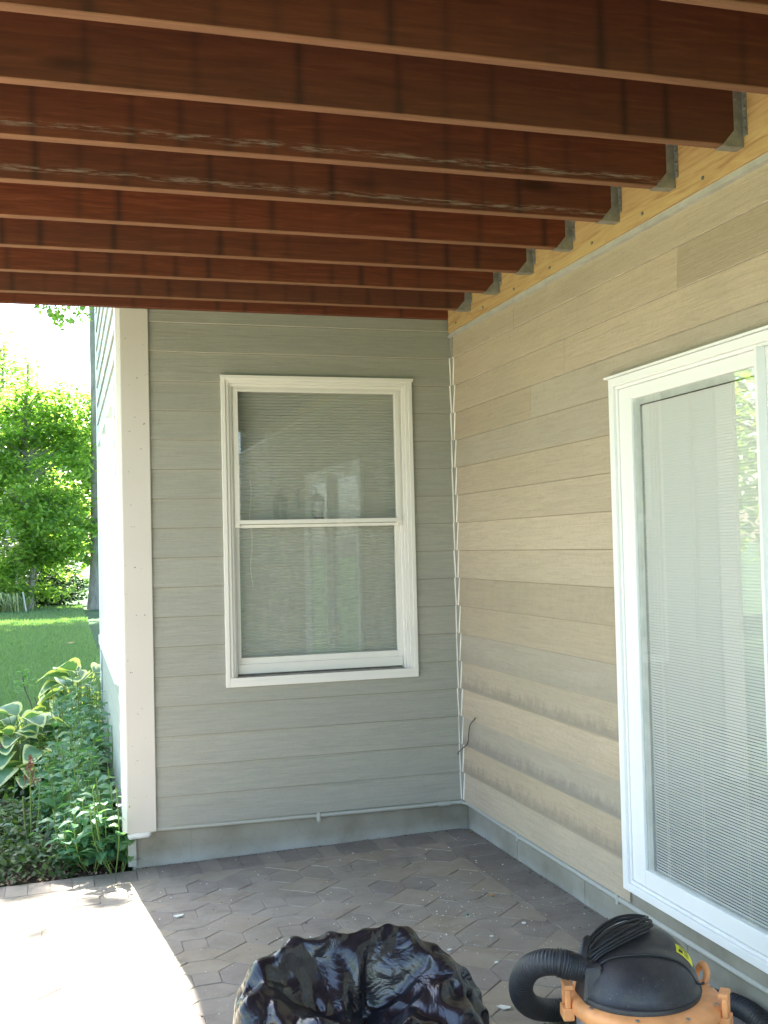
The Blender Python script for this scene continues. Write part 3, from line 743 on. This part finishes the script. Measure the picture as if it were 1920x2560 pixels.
# wound power cord on the lid
def onlid(x, y):
    r = math.hypot(x+.012, y-.015); z = .312
    for (r0, z0), (r1, z1) in zip(prof[:-1], prof[1:]):
        if r1 <= r <= r0 and r0 != r1: z = z0+(z1-z0)*(r0-r)/(r0-r1)
    return (z if r < .166 else .35)+.36*max(0, (x+.02)*.45+y*.89+.02)*(z-.312)/.122
cords = MB()
for i in range(7):
    A = Vector((-.185+.004*i, .015+.008*i)); B = Vector((.050+.010*(i % 3), .030+.012*i)); pts = []
    nrm = Vector((-(B-A).y, (B-A).x)).normalized(); wd = .012+.005*i
    for k in range(25):
        a = 2*math.pi*k/24; q = (A+B)/2 + (B-A)*.5*math.cos(a)*(.90+.05*(i % 2)) + nrm*wd*math.sin(a)
        pts.append((q.x, q.y, onlid(q.x, q.y)+.007+.005*(i % 3)))
    cords.tube(smooth_path(pts, 2), .0042, 8, False)
cords.tube(smooth_path([(x, y, onlid(x, y)+.004) for x, y in ((-.165,.0),(-.12,-.02),(-.06,-.045),(.01,-.068),(.07,-.088),(.105,-.10),(.125,-.105))], 8), .0036, 8)
cords.build('power_cord', M_BLACKR, vac)
MB().tube(smooth_path([(-.178,.010,.395),(-.170,.025,.425),(-.155,.04,.447),(-.138,.052,.452)], 8), lambda i: .013+(.0025 if i % 2 else 0)-.0001*i, 12).build('strain_relief', M_BLACKR, vac)
# yellow label, a flat print on the dome
lv = MB(); nx = 6; c0 = Vector((.128, -.032)); vs = []
def dome_pt(a, r):  # angle/radius on the lid surface
    x, y = .012+r*math.cos(a), .012+r*math.sin(a)
    return x, y
def label_patch(mb, u0, u1, w0, w1, lift):
    n = 5; vs = []
    for j in range(n+1):
        for i in range(n+1):
            a = R(-62+u0+(u1-u0)*i/n); r = w0+(w1-w0)*j/n
            x, y = r*math.cos(a), r*math.sin(a); t_ = r; z = .312
            for (r0, z0), (r1, z1) in zip(prof[:-1], prof[1:]):
                if r1 <= r <= r0 and r0 != r1: z = z0+(z1-z0)*(r0-r)/(r0-r1)
            X, Y, Zz = domef(x, y, z); nn = Vector((x, y, .12)).normalized()*lift; vs.append((X+nn.x, Y+nn.y, Zz+nn.z))
    mb.add(vs, [(j*(n+1)+i, j*(n+1)+i+1, (j+1)*(n+1)+i+1, (j+1)*(n+1)+i) for j in range(n) for i in range(n)], True)
label_patch(lv, 28, 46, .148, .104, .0018); lo = lv.build('warning_label', M_YEL, vac, label='yellow warning label')
pm = MB()
for r_ in (.136, .132, .128): label_patch(pm, 31, 38, r_, r_-.0016, .0024)
for a_ in range(6): label_patch(pm, 39+a_*.8, 39.4+a_*.8, .136, .114, .0024)
label_patch(pm, 31, 37, .121, .110, .0024)
pm.build('print', M_INK, lo)

# ------------------------------------------------------------------ rubbish bag
def settle_film(n=76, frames=64):
    """let an oversized plastic sheet settle over a heap of rubbish in a scratch scene, return its points"""
    sim = bpy.data.scenes.new('settle'); junk = []
    def collider(me):
        o = bpy.data.objects.new('heap', me); sim.collection.objects.link(o); junk.append(o)
        o.modifiers.new('collision', 'COLLISION'); o.collision.thickness_outer = .004; o.collision.cloth_friction = 8
        return o
    me = bpy.data.meshes.new('ground'); me.from_pydata([(-2,-2,0),(2,-2,0),(2,2,0),(-2,2,0)], [], [(0,1,2,3)]); collider(me)
    heap = [(-.30,.02,.20,.055,1.9),(-.25,.15,.28,.045,2.1),(-.14,.20,.31,.040,2.5),(-.03,.20,.31,.038,2.6),(.08,.19,.31,.040,2.5),(.21,.19,.29,.048,2.2),(.30,.09,.23,.05,2.0),
        (.31,-.08,.10,.07,1.3),(.17,-.17,.12,.08,1.1),(.0,-.20,.13,.08,1.1),(-.17,-.15,.14,.085,1.2),(-.30,-.1,.08,.08,1.2),(-.1,-.33,.05,.1,1),(.12,-.33,.05,.1,1),(-.04,.02,.0,.09,.6),(.12,.02,.0,.08,.6)]
    for x, y, z, r, sz in heap:
        bm = bmesh.new(); bmesh.ops.create_icosphere(bm, subdivisions=3, radius=r)
        for v in bm.verts: v.co *= 1+.12*mn.noise(v.co*9+Vector((x*9, y*9, 0)))
        me = bpy.data.meshes.new('heap'); bm.to_mesh(me); bm.free(); o = collider(me); o.location = (x, y, z); o.scale = (1, 1, sz)
    W = 1.22; V = []
    for j in range(n):
        for i in range(n):
            u, v = i/(n-1)-.5, j/(n-1)-.5; x, y = u*W*.80, v*W*.74
            z = .46-.16*math.exp(-((x-.04)/.16)**2-((y-.04)/.09)**2)+.06*mn.noise(Vector((u*9, v*9, 1)))+.035*mn.noise(Vector((u*22, v*22, 5)))
            V.append((x, y, z))
    F = [(j*n+i, j*n+i+1, (j+1)*n+i+1, (j+1)*n+i) for j in range(n-1) for i in range(n-1)]
    me = bpy.data.meshes.new('film'); me.from_pydata(V, [], F); o = bpy.data.objects.new('film', me); sim.collection.objects.link(o); junk.append(o)
    m = o.modifiers.new('cloth', 'CLOTH'); q = m.settings
    q.quality = 5; q.mass = .2; q.tension_stiffness = 25; q.compression_stiffness = 25; q.shear_stiffness = 12; q.bending_stiffness = .03; q.air_damping = 1.5; q.shrink_min = -.32
    c = m.collision_settings; c.use_self_collision = True; c.self_distance_min = .004; c.distance_min = .004; c.collision_quality = 2
    sim.frame_start = 1; sim.frame_end = frames; m.point_cache.frame_end = frames
    for f in range(1, frames+1): sim.frame_set(f)
    ev = o.evaluated_get(sim.view_layers[0].depsgraph); me2 = ev.to_mesh()
    P = np.empty(len(me2.vertices)*3, np.float32); me2.vertices.foreach_get('co', P); ev.to_mesh_clear()
    for o in junk:
        d = o.data; bpy.data.objects.remove(o); bpy.data.meshes.remove(d)
    bpy.data.scenes.remove(sim)
    return P.reshape(-1, 3), n
def bag():
    m = N('black_bag_plastic', .16, .7); v = m.coord()
    base = m.ramp(m.noise(v, 6, 3), [(.3, (.010,.010,.013)), (.7, (.020,.020,.025))])
    m.color(m.mix(m.mr(m.noise(v, 3.5, 4), .5, .75, 0, .5), base, (.050,.042,.036)))
    n1 = m.noise(m.coord((1, .6, 1)), 9, 3, .55, 1.2); n2 = m.noise(m.coord((.5, 1, 1)), 22, 3, .5, .6)
    r1 = m.math('ABSOLUTE', m.math('SUBTRACT', n1, .5)); r2 = m.math('ABSOLUTE', m.math('SUBTRACT', n2, .5))
    m.bump(m.math('ADD', r1, m.math('MULTIPLY', r2, .25)), .38, .03); m.b.inputs['Roughness'].default_value = .25
    V, n = settle_film()
    x, y = V[:,0].copy(), V[:,1].copy(); V[:,2] *= .94
    V[:,0] = np.where(x < -.35, -.35+(x+.35)*.25, np.where(x > .42, .42+(x-.42)*.4, x)); V[:,1] = np.where(y > .26, .26+(y-.26)*.3, y)
    idx = np.arange(n*n).reshape(n, n); F = np.stack([idx[:-1,:-1], idx[:-1,1:], idx[1:,1:], idx[1:,:-1]], -1).reshape(-1, 4)
    c = Vector((-1.30, -2.575)); me = np_mesh('trash_bag', V, F, m.m); me.polygons.foreach_set('use_smooth', [True]*len(F))
    o = link('trash_bag', me, None, None, (c.x, c.y, fz(c.x, c.y))); o.modifiers.new('s', 'SUBSURF').render_levels = 1
    tag(o, 'crumpled black plastic rubbish bag standing open on the pavers', 'trash bag')
bag()

# ------------------------------------------------------------------ bits on the floor
def chip(x, y, s, mat, name, label, cat, group=None, rz=0, el=1.0):
    n = 6; P = [(s*el*math.cos(a+rz)*random.uniform(.6,1.1), s*math.sin(a+rz)*random.uniform(.6,1.1)) for a in [2*math.pi*k/n for k in range(n)]]
    c, q = math.cos(rz), math.sin(rz); 
    m = MB().prism(P, 0, .002+s*.1); m.v = [(px, py, pz+(abs(px)*.25)) for px, py, pz in m.v]
    o = m.build(name, mat, None, (x, y, fz(x, y)+.002)); o.rotation_euler = (0,0,rz)
    return tag(o, label, cat, group)
chip(-.701, -2.242, .016, M_CHIP, 'paint_chip', 'largest pale paint flake, lying left of the vacuum hose', 'paint chip', rz=-.6, el=1.8)
chip(-.576, -1.862, .011, M_CHIP, 'paint_chip', 'white flake on the pavers behind the vacuum hose', 'paint chip')
chip(-.49, -1.601, .008, M_CHIP, 'paint_chip', 'small white flake near the middle of the patio corner', 'paint chip')
chip(-.312, -1.515, .012, M_CHIP, 'paint_chip', 'white flake on a paver near the plum border', 'paint chip')
chip(-.695, -1.671, .010, M_CHIP, 'paint_chip', 'white flake just right of the black bag top', 'paint chip')
chip(-1.65, -.831, .014, M_CHIP, 'paint_chip', 'long white flake on the pavers below the trim board', 'paint chip', rz=.1, el=2)
chip(-.768, -1.986, .012, M_WOODCHIP, 'wood_chip', 'tan sliver of wood right of the black bag', 'wood chip', rz=.15, el=2)
chip(-.486, -1.321, .008, M_GLASSBIT, 'green_fragment', 'tiny green fragment on the pavers', 'fragment')
chip(-.301, -1.135, .010, M_WOODCHIP, 'wood_chip', 'brown bark sliver near the plum border', 'wood chip', rz=1.2, el=2.6)
deb = MB()
for i in range(520):
    if i < 300: x, y = random.gauss(-.62, .34), random.gauss(-1.45, .42)
    else: x, y = random.uniform(-1.9, -.02), random.uniform(-2.7, -.05)
    if x > .01 or y > .0: continue
    s = random.choice((.0012,.0016,.002,.0025,.0035,.0045)); a = random.random()*6
    z = fz(x, y)+.0015
    deb.add([(x+s*math.cos(a), y+s*math.sin(a), z), (x+s*math.cos(a+2), y+s*math.sin(a+2), z+s*.5), (x+s*1.2*math.cos(a+4), y+s*math.sin(a+4), z+.0005), (x, y, z+s*.9)], [(0,1,3),(1,2,3),(2,0,3)])
deb.build('paint_dust', M_CHIP, None, label='scattered white paint crumbs on the pavers', kind='stuff')
deb = MB()
for i in range(420):
    t_ = random.random()
    if t_ < .4: x, y = random.uniform(-1.75,.0), random.gauss(.012,.01)-.01
    elif t_ < .7: x, y = random.gauss(.01,.012), random.uniform(-2.6, 0)
    else: x, y = random.uniform(-1.9,-.1), random.uniform(-2.6,-.1)
    s = random.uniform(.0015,.005); a = random.random()*6; z = fz(x, y)+.0012
    deb.add([(x+s*math.cos(a), y+s*math.sin(a), z), (x+s*math.cos(a+2), y+s*math.sin(a+2), z), (x+s*2*math.cos(a+4), y+s*math.sin(a+4), z+.001), (x, y, z+s*.5)], [(0,1,3),(1,2,3),(2,0,3)])
deb.build('dirt_crumbs', M_MULCH, None, label='dark soil crumbs along the foundation and joints', kind='stuff')

# ------------------------------------------------------------------ plants
def leaf_mesh(name, L, W, mat, nx=4, ny=8, fold=.25, droop=.5, tip=1.3, margin=False):
    """ovate leaf from the origin along +x, arched downwards"""
    V = []; F = []; ed = []
    for j in range(ny+1):
        t = j/ny; wdt = W*math.sin(math.pi*min(1, t**.75))**.8*(1 if t < .5 else (1-(t-.5)*.15*tip)) if 0 < t < 1 else 0
        for i in range(-nx//2, nx//2+1):
            s = i/(nx/2); y = s*wdt; x = L*t; z = abs(s)*wdt*fold + L*(.25*t-droop*t*t) + .03*L*math.sin(9*t+3*s)*abs(s)
            V.append((x, y, z)); ed.append(max(abs(s), 1-min(1, 2.5*(1-t)) if t > .6 else 0))
    k = nx+1
    for j in range(ny):
        for i in range(nx): a = j*k+i; F.append((a, a+1, a+k+1, a+k))
    me = bpy.data.meshes.new(name); me.from_pydata(V, [], F); me.polygons.foreach_set('use_smooth', [True]*len(F))
    at = me.attributes.new('edge', 'FLOAT', 'POINT'); at.data.foreach_set('value', ed); me.materials.append(mat); me.update(); return me
def place_leaf(name, me, parent, p, az, pit, rol, sc):
    o = bpy.data.objects.new(name, me); COL.objects.link(o); o.parent = parent; o.location = p
    o.rotation_euler = (Matrix.Rotation(az, 4, 'Z') @ Matrix.Rotation(-pit, 4, 'Y') @ Matrix.Rotation(rol, 4, 'X')).to_euler(); o.scale = (sc, sc, sc)
    return o
def hosta(loc, n, rad, h, mat, label, L=.2, W=.075):
    rt_ = empty('hosta', loc, label=label, cat='hosta plant')
    mes = [leaf_mesh('leaf', L*q, W*q2, mat, 6, 8, .3, dr) for q, q2, dr in ((1,1,.5),(.9,1.1,.7),(1.1,.9,.35))]
    st = MB()
    for i in range(n):
        az = random.random()*6.283; rr = math.sqrt(random.random()); r = rr*rad; z = h*(1-.75*rr**2)*random.uniform(.85,1.1)+.02
        p = Vector((r*math.cos(az), r*math.sin(az), z)); st.tube([(p.x*.1, p.y*.1, 0), (p.x*.5, p.y*.5, z*.75), p], .004, 5, False)
        place_leaf('leaf', random.choice(mes), rt_, p, az+random.uniform(-.5,.5), .45*(1-rr)-.35*rr+random.uniform(-.2,.2), random.uniform(-.4,.4), random.uniform(.75,1.15))
    st.build('stems', M_STEM, rt_); return rt_
hosta((-1.98, 4.0, -.03), 60, .38, .55, M_HOSTAY, 'tall hosta with bright cream-edged leaves beside the far end of the wall', .24, .115)
hosta((-2.42, 2.35, -.05), 62, .36, .46, M_HOSTA, 'low green hosta with thin pale edges at the left of the bed', .20, .095)
hosta((-2.20, 2.15, -.05), 30, .22, .36, M_HOSTA, 'smaller hosta in front of the low green one', .18, .09)

wl = [leaf_mesh('leaf', .075, .021, M_WEED, 2, 4, .2, .35), leaf_mesh('leaf', .06, .018, M_WEED, 2, 4, .3, .6)]
def weed(loc, h, label, group=None, n=26, lean=(0,0), size=1.0, stemr=.0028):
    rt_ = empty('leafy_plant', loc, label=label, cat='plant', group=group); st = MB()
    top = Vector((lean[0], lean[1], h)); nst = 3 if n > 20 else 2; stems = []
    for s in range(nst):
        a = random.random()*6.283; o = Vector((.05*math.cos(a), .05*math.sin(a), 0)); tp = top*random.uniform(.8,1.05)+o*2.2
        pts = smooth_path([o*.4, o*.9+tp*.45, tp], 5); stems.append(pts); st.tube(pts, stemr, 5, False)
    st.build('stem', M_STEM, rt_)
    for i in range(n):
        pts = stems[i % nst]; f = .22+.78*((i//nst)+.5)/(n/nst); q = pts[min(len(pts)-1, int(f*(len(pts)-1)))]
        az = (i//nst)*1.57+random.uniform(-.4,.4)+(i % 2)*3.14
        place_leaf('leaf', wl[i % 2], rt_, q, az, random.uniform(-.2,.5), random.uniform(-.4,.4), size*random.uniform(.75,1.25)*(1.15-.4*f))
    return rt_
G = 'leafy plants massed beside the house wall'
LBL = 'leafy green plant in the dense mass beside the house side wall'
for i in range(44):
    y = random.uniform(.35, 3.4); fx = random.random(); x = -1.90-fx*.36*(.6+.5*min(1,y/2)); h = (.72-.30*fx)*random.uniform(.85,1.1)*(.62+.17*min(y, 2.5))
    weed((x, y, -.05), h, LBL, G, 40, (-.05*fx-.03, -.06), 1.35)
weed((-1.885, .02, -.045), .46, 'tall narrow stem with long leaves just left of the white pipe end', None, 22, (-.03,-.03), 1.15, .0035)
weed((-1.845, -.01, -.045), .24, 'broad-leaved seedling crossing the foundation corner below the white pipe end', None, 10, (.06,-.03), 1.7)
for i in range(13):
    weed((-2.05+.0155*i, .05+.30*random.random(), -.045), random.uniform(.26,.42), 'dark leafy plant crowding the corner end of the bed', 'plants at the corner end of the bed', 34, (-.02,-.05), 1.3)
for i in range(16):
    y = random.uniform(.15, 1.6); weed((random.uniform(-2.55,-1.95), y, -.05), random.uniform(.12,.28), 'short leafy plant in the shaded front of the garden bed', 'short plants at the front of the bed', 14, (0,-.02), .8)
# rusty plume flower
pl_ = empty('astilbe', (-2.30, .62, -.05), label='rusty pink plume flower on yellow-green stems at the left edge', cat='flower')
st = MB(); 
for dx, hh in ((0,.42),(.05,.36),(-.04,.30)): st.tube(smooth_path([(dx*.3,0,0),(dx*.8,0,hh*.5),(dx,-.01,hh)],4), .004, 5)
st.build('stems', M_STEM, pl_)
f = MB()
for k in range(240):
    t_ = random.random(); c = Vector((random.gauss(0,.022*(1.15-t_)), random.gauss(0,.022*(1.15-t_)), .36+.16*t_)); s = .006
    f.add([c+Vector((random.uniform(-s,s), random.uniform(-s,s), random.uniform(-s,s))) for _ in range(4)], [(0,1,2),(0,2,3),(1,2,3)])
f.build('plume', M_PLUME, pl_)
# sapling
sp = empty('sapling', (-2.42, 5.0, -.06), label='thin sapling with pale green leaves standing at the lawn edge', cat='sapling')
MB().tube(smooth_path([(.03,0,0),(.01,0,.2),(-.05,0,.38),(-.07,0,.5)],5), .006, 6).tube(smooth_path([(.08,0,0),(.07,0,.15),(.05,0,.25),(.03,0,.3)],4), .005, 6).build('stem', M_TWIG, sp)
lm = leaf_mesh('leaf', .09, .022, leaf_mat('sapling_leaves', [(.10,.24,.08),(.14,.28,.07)], .4, .5, False), 2, 4, .2, .4)
for i in range(26): place_leaf('leaf', lm, sp, (-.06+random.gauss(0,.05), random.gauss(0,.05), random.uniform(.33,.56)), random.random()*6.28, random.uniform(-.3,.5), 0, random.uniform(.7,1.2))
MB().tube([(-2.22,4.75,-.06),(-2.215,4.75,.12)], .007, 6).build('twig_stump', M_TWIG, None, label='short bare twig sticking up right of the sapling', cat='twig')

def cards(name, P, size, mat, parent=None, droop=0.3, **k):
    """leaf-sized pointed faces at points P"""
    n = len(P); a = rng.uniform(0, 2*np.pi, n); b = rng.normal(-droop, .5, n); c = rng.normal(0, .6, n); s = size*rng.uniform(.6, 1.25, n)
    d = np.stack([np.cos(a)*np.cos(b), np.sin(a)*np.cos(b), np.sin(b)], 1)
    e = np.stack([-np.sin(a), np.cos(a), c*.7], 1); e /= np.linalg.norm(e, axis=1)[:, None]
    s = s[:, None]; V = np.stack([P, P+d*s*.45+e*s*.36, P+d*s, P+d*s*.45-e*s*.36], 1).reshape(-1, 3)
    F = np.arange(4*n).reshape(n, 4)
    return tag(link(name, np_mesh(name, V, F, mat), None, parent), **k)
# ground cover in the bed
P = np.stack([rng.uniform(-2.75, -1.84, 9000), rng.uniform(.0, 3.2, 9000)**1.0, np.zeros(9000)], 1)
keep = (np.array([mn.noise(Vector((p[0]*3.5, p[1]*2.2, 2))) for p in P]) > -.12) & ~((P[:,0] > -2.08) & (P[:,1] < .22)); P = P[keep]
P[:,2] = -.05+rng.uniform(0, 1, len(P))**1.5*.13
cards('ground_cover', P, .045, M_COVER, None, .1, label='low dark leafy ground cover over the garden bed', kind='stuff')
# dry litter on the soil
P = np.stack([rng.uniform(-2.7, -1.83, 1500), rng.uniform(-.02, .9, 1500), np.full(1500, -.04)], 1)
cards('leaf_litter', P, .022, plain('dry_litter', (.24,.17,.12), .9), None, 0, label='dry brown litter on the soil', kind='stuff')

# lawn blades near the bed and along the view
n = 110000; y = 3.6+rng.random(n)**1.7*26; x = -1.6-rng.random(n)*(1.5+.12*y)+.0; x = np.where(y < 6, np.minimum(x, -1.7), x)
ok = ~((y < 4.9) & (x > -2.75)); x, y = x[ok], y[ok]; n = len(x)
a = rng.uniform(0, 6.283, n); h = rng.uniform(.03, .07, n)*(1+y*.02); wd = .004+.0006*y
B = np.stack([x, y, np.full(n, -.076)], 1); d = np.stack([np.cos(a), np.sin(a), np.zeros(n)], 1)*wd[:, None]
T = B+np.stack([rng.normal(0,.02,n), rng.normal(0,.02,n), h], 1)
Vv = np.stack([B-d, B+d, T], 1).reshape(-1, 3)
tag(link('grass', np_mesh('grass', Vv, np.arange(3*n).reshape(n, 3), M_GRASSB)), 'short green lawn grass in the shade', kind='stuff')

# ------------------------------------------------------------------ trees
def blob_points(c, r, n, clusters, cr_, shell=.55):
    C = rng.normal(size=(clusters, 3)); C /= np.linalg.norm(C, axis=1)[:, None]
    C *= (shell+(1-shell)*rng.random(clusters)**.6)[:, None]
    C = C*np.array(r)+np.array(c); idx = rng.integers(0, clusters, n)
    off = rng.normal(size=(n, 3))*np.array([1,1,.55])*cr_*.5
    return C[idx]+off, C
def tree(name, loc, h, tr, crowns, mat, label, cat='tree', nleaf=9000, size=.14, group=None, clusters=90, crn=.7, bark=M_BARK, shell=.5, limbs=10):
    t = empty(name, loc, label=label, cat=cat, group=group)
    wv_ = .1 if name == 'tall_tree' else 1
    tk = MB(); pts = smooth_path([(0,0,-.3),(.02*h*wv_,0,h*.3),(-.01*h*wv_,.02*h,h*.65),(.01*h,0,h)], 6); m_ = len(pts)
    tk.tube(pts, lambda i: tr*(1.35 if i == 0 else 1.12 if i == 1 else 1)*(1-.75*i/m_), 12)
    PP = []
    for c, r, wgt in crowns:
        P, C = blob_points(c, r, int(nleaf*wgt), int(clusters*wgt)+4, crn, shell); PP.append(P)
        for q in C[:limbs]:
            q = Vector(q); s0 = Vector((0,0,min(h*.95, max(h*.3, q.z-.35*math.hypot(q.x, q.y)-.3)))); md = (s0+q)/2+Vector((0,0,.15))
            tk.tube(smooth_path([s0, md, q], 3), lambda i: tr*.28*(1-i/8), 5, False)
    tk.build('trunk', bark, t)
    cards('crown', np.concatenate(PP), size, mat, t, .25, kind='stuff')
    return t
# layered maple in view
tree('maple_tree', (-3.1, 27.6, -.07), 7.2, .10, [((0.2,0,4.0),(1.9,1.4,1.5),.30), ((.85,-.3,2.5),(1.15,1.2,1.1),.22), ((-.7,0,2.0),(1.4,1.3,1.3),.20), ((.0,0,6.2),(.40,.4,.62),.035), ((1.3,0,5.0),(.5,.8,.7),.05), ((-1.1,.2,4.4),(1.0,1,.9),.10), ((.0,0,1.1),(1.5,1,.8),.10), ((1.2,.3,5.9),(.9,.8,.8),.07), ((-1.5,.3,5.7),(1.0,.9,.9),.09), ((.3,.3,5.3),(1.2,.9,.8),.10)], M_MAPLE,
     'leafy backlit maple filling the gap left of the house', nleaf=21000, size=.165, clusters=260, crn=.42, limbs=10)
tree('tall_tree', (-1.08, 27.3, -.07), 17, .34, [((0,0,16),(5,4.8,4.6),1)], M_CANOPY, 'tall grey-barked tree with straight trunk right beside the house edge', nleaf=16000, size=.42, clusters=120, crn=1.6)
tree('slender_tree', (-3.95, 31.5, -.07), 8.5, .13, [((-.3,0,7.4),(1.4,1.5,1.6),1)], M_MAPLE, 'slender brown trunk at the left edge beyond the lawn', nleaf=2600, size=.18)
tree('shade_tree', (-6.0, 12.0, -.07), 11, .22, [((2.9,0,10.0),(3.1,3.0,3.0),.62), ((3.1,-2.8,8.5),(1.9,1.55,1.55),.38)], M_CANOPY, 'high tree whose lowest leaves hang into the top of the sky gap', nleaf=28000, size=.33, clusters=280, crn=1.0)
tree('shade_tree', (-7.5, 20, -.07), 13, .25, [((4.2,.5,13.4),(4.6,4.4,4.4),1)], M_CANOPY, 'large shade tree high above the lawn behind the nearer one', nleaf=13000, size=.46, clusters=120, crn=1.5)
# hanging sprig
P, C = blob_points((-2.05, 11.5, 5.42), (.35,.4,.34), 240, 12, .22)
sg = empty('tree_branch', (-2.05, 11.5, 5.7), label='leafy branch tip hanging into the sky gap under the deck', cat='branch')
P -= np.array((-2.05, 11.5, 5.7)); cards('foliage', P, .11, M_MAPLE, sg, .6, kind='stuff')
MB().tube(smooth_path([(0,0,1.2),(.05,0,.4),(.0,0,-.1)],4), .012, 5).build('twig', M_BARK, sg)
# bush masses under and behind the maple
tree('dark_bush', (-2.25, 29.4, -.07), 1.2, .05, [((0,0,.75),(.75,.7,.8),1)], M_BUSHL, 'dark rounded bush at the foot of the maple', 'bush', 3200, .13, clusters=40, crn=.35)
tree('dark_bush', (-3.4, 30.2, -.07), 1.6, .05, [((0,0,1.1),(1.2,.9,1.2),1)], M_BUSHL, 'broad dark bush left of the rounded one', 'bush', 5200, .14, clusters=60, crn=.45)
tree('dark_bush', (-4.6, 29.0, -.07), 1.6, .05, [((0,0,1.0),(1.0,.9,1.1),1)], M_BUSHL, 'dark bush at the left edge behind the striped grass', 'bush', 3000, .14, clusters=50, crn=.45)
# far sunlit trees closing the view
for i, (x, y, hh, r) in enumerate([(-9, 62, 9, 4.5), (-3.2, 52, 9.5, 3.6), (4, 64, 8, 4.2), (12, 60, 10, 5), (-16, 58, 10, 5)]):
    tree('far_tree', (x, y, -.07), hh*.7, .25, [((0,0,hh*.55),(r,r*.8,hh*.45),1)], M_FARL, ['sunlit tree far beyond the lawn, behind the maple','low sunlit tree far beyond the lawn, right of the maple','sunlit tree far beyond the lawn, hidden past the house edge','big sunlit tree far to the right','big sunlit tree far to the left'][i], nleaf=4200, size=.6, clusters=60, crn=1.6, group='far trees')
# trees seen only in the door's reflection
for i, (x, y) in enumerate([(-9.5, 9), (-12.5, 3), (-10.5, 15.5), (-9, -14)]):
    tree('garden_tree', (x, y, -.07), 6, .16, [((0,0,4.2),(2.1,2.1,3.0),1)], M_MAPLE, ['garden tree mirrored in the patio door glass','garden tree left of the patio, outside the picture','garden tree beyond the mirrored one','garden tree behind the viewer'][i], nleaf=5200, size=.22, clusters=80, crn=.9)
# striped grass, stake
sg = empty('striped_grass', (-3.95, 26.6, -.07), label='clump of cream-striped arching leaves at the far left lawn edge', cat='plant')
V = []; F = []
for i in range(420):
    a = random.random()*6.283; r = random.uniform(.2,.75); c = Vector((random.gauss(0,.35), random.gauss(0,.2), 0)); hgt = random.uniform(.3,.6); d = Vector((math.cos(a), math.sin(a), 0)); e = Vector((-d.y, d.x, 0))*.022
    p0, p1, p2 = c, c+d*r*.5+Vector((0,0,hgt)), c+d*r+Vector((0,0,hgt*.5)); b = len(V)
    V += [p0-e*.5, p0+e*.5, p1+e, p1-e, p2]; F += [(b,b+1,b+2,b+3),(b+3,b+2,b+4)]
MB().add(V, F).build('blades', M_STRIPE, sg, kind='stuff')
MB().tube([(-3.12,26.2,-.1),(-3.22,26.3,.52)], .022, 8).build('stake', M_STAKE, None, label='thin leaning pale stake on the far lawn', cat='stake')
# fallen leaf on lawn
cards('fallen_leaf', np.array([[-2.10, 14.6, -.03]]), .16, M_WOODCHIP, None, 0, label='single brown leaf lying on the lawn', cat='leaf')
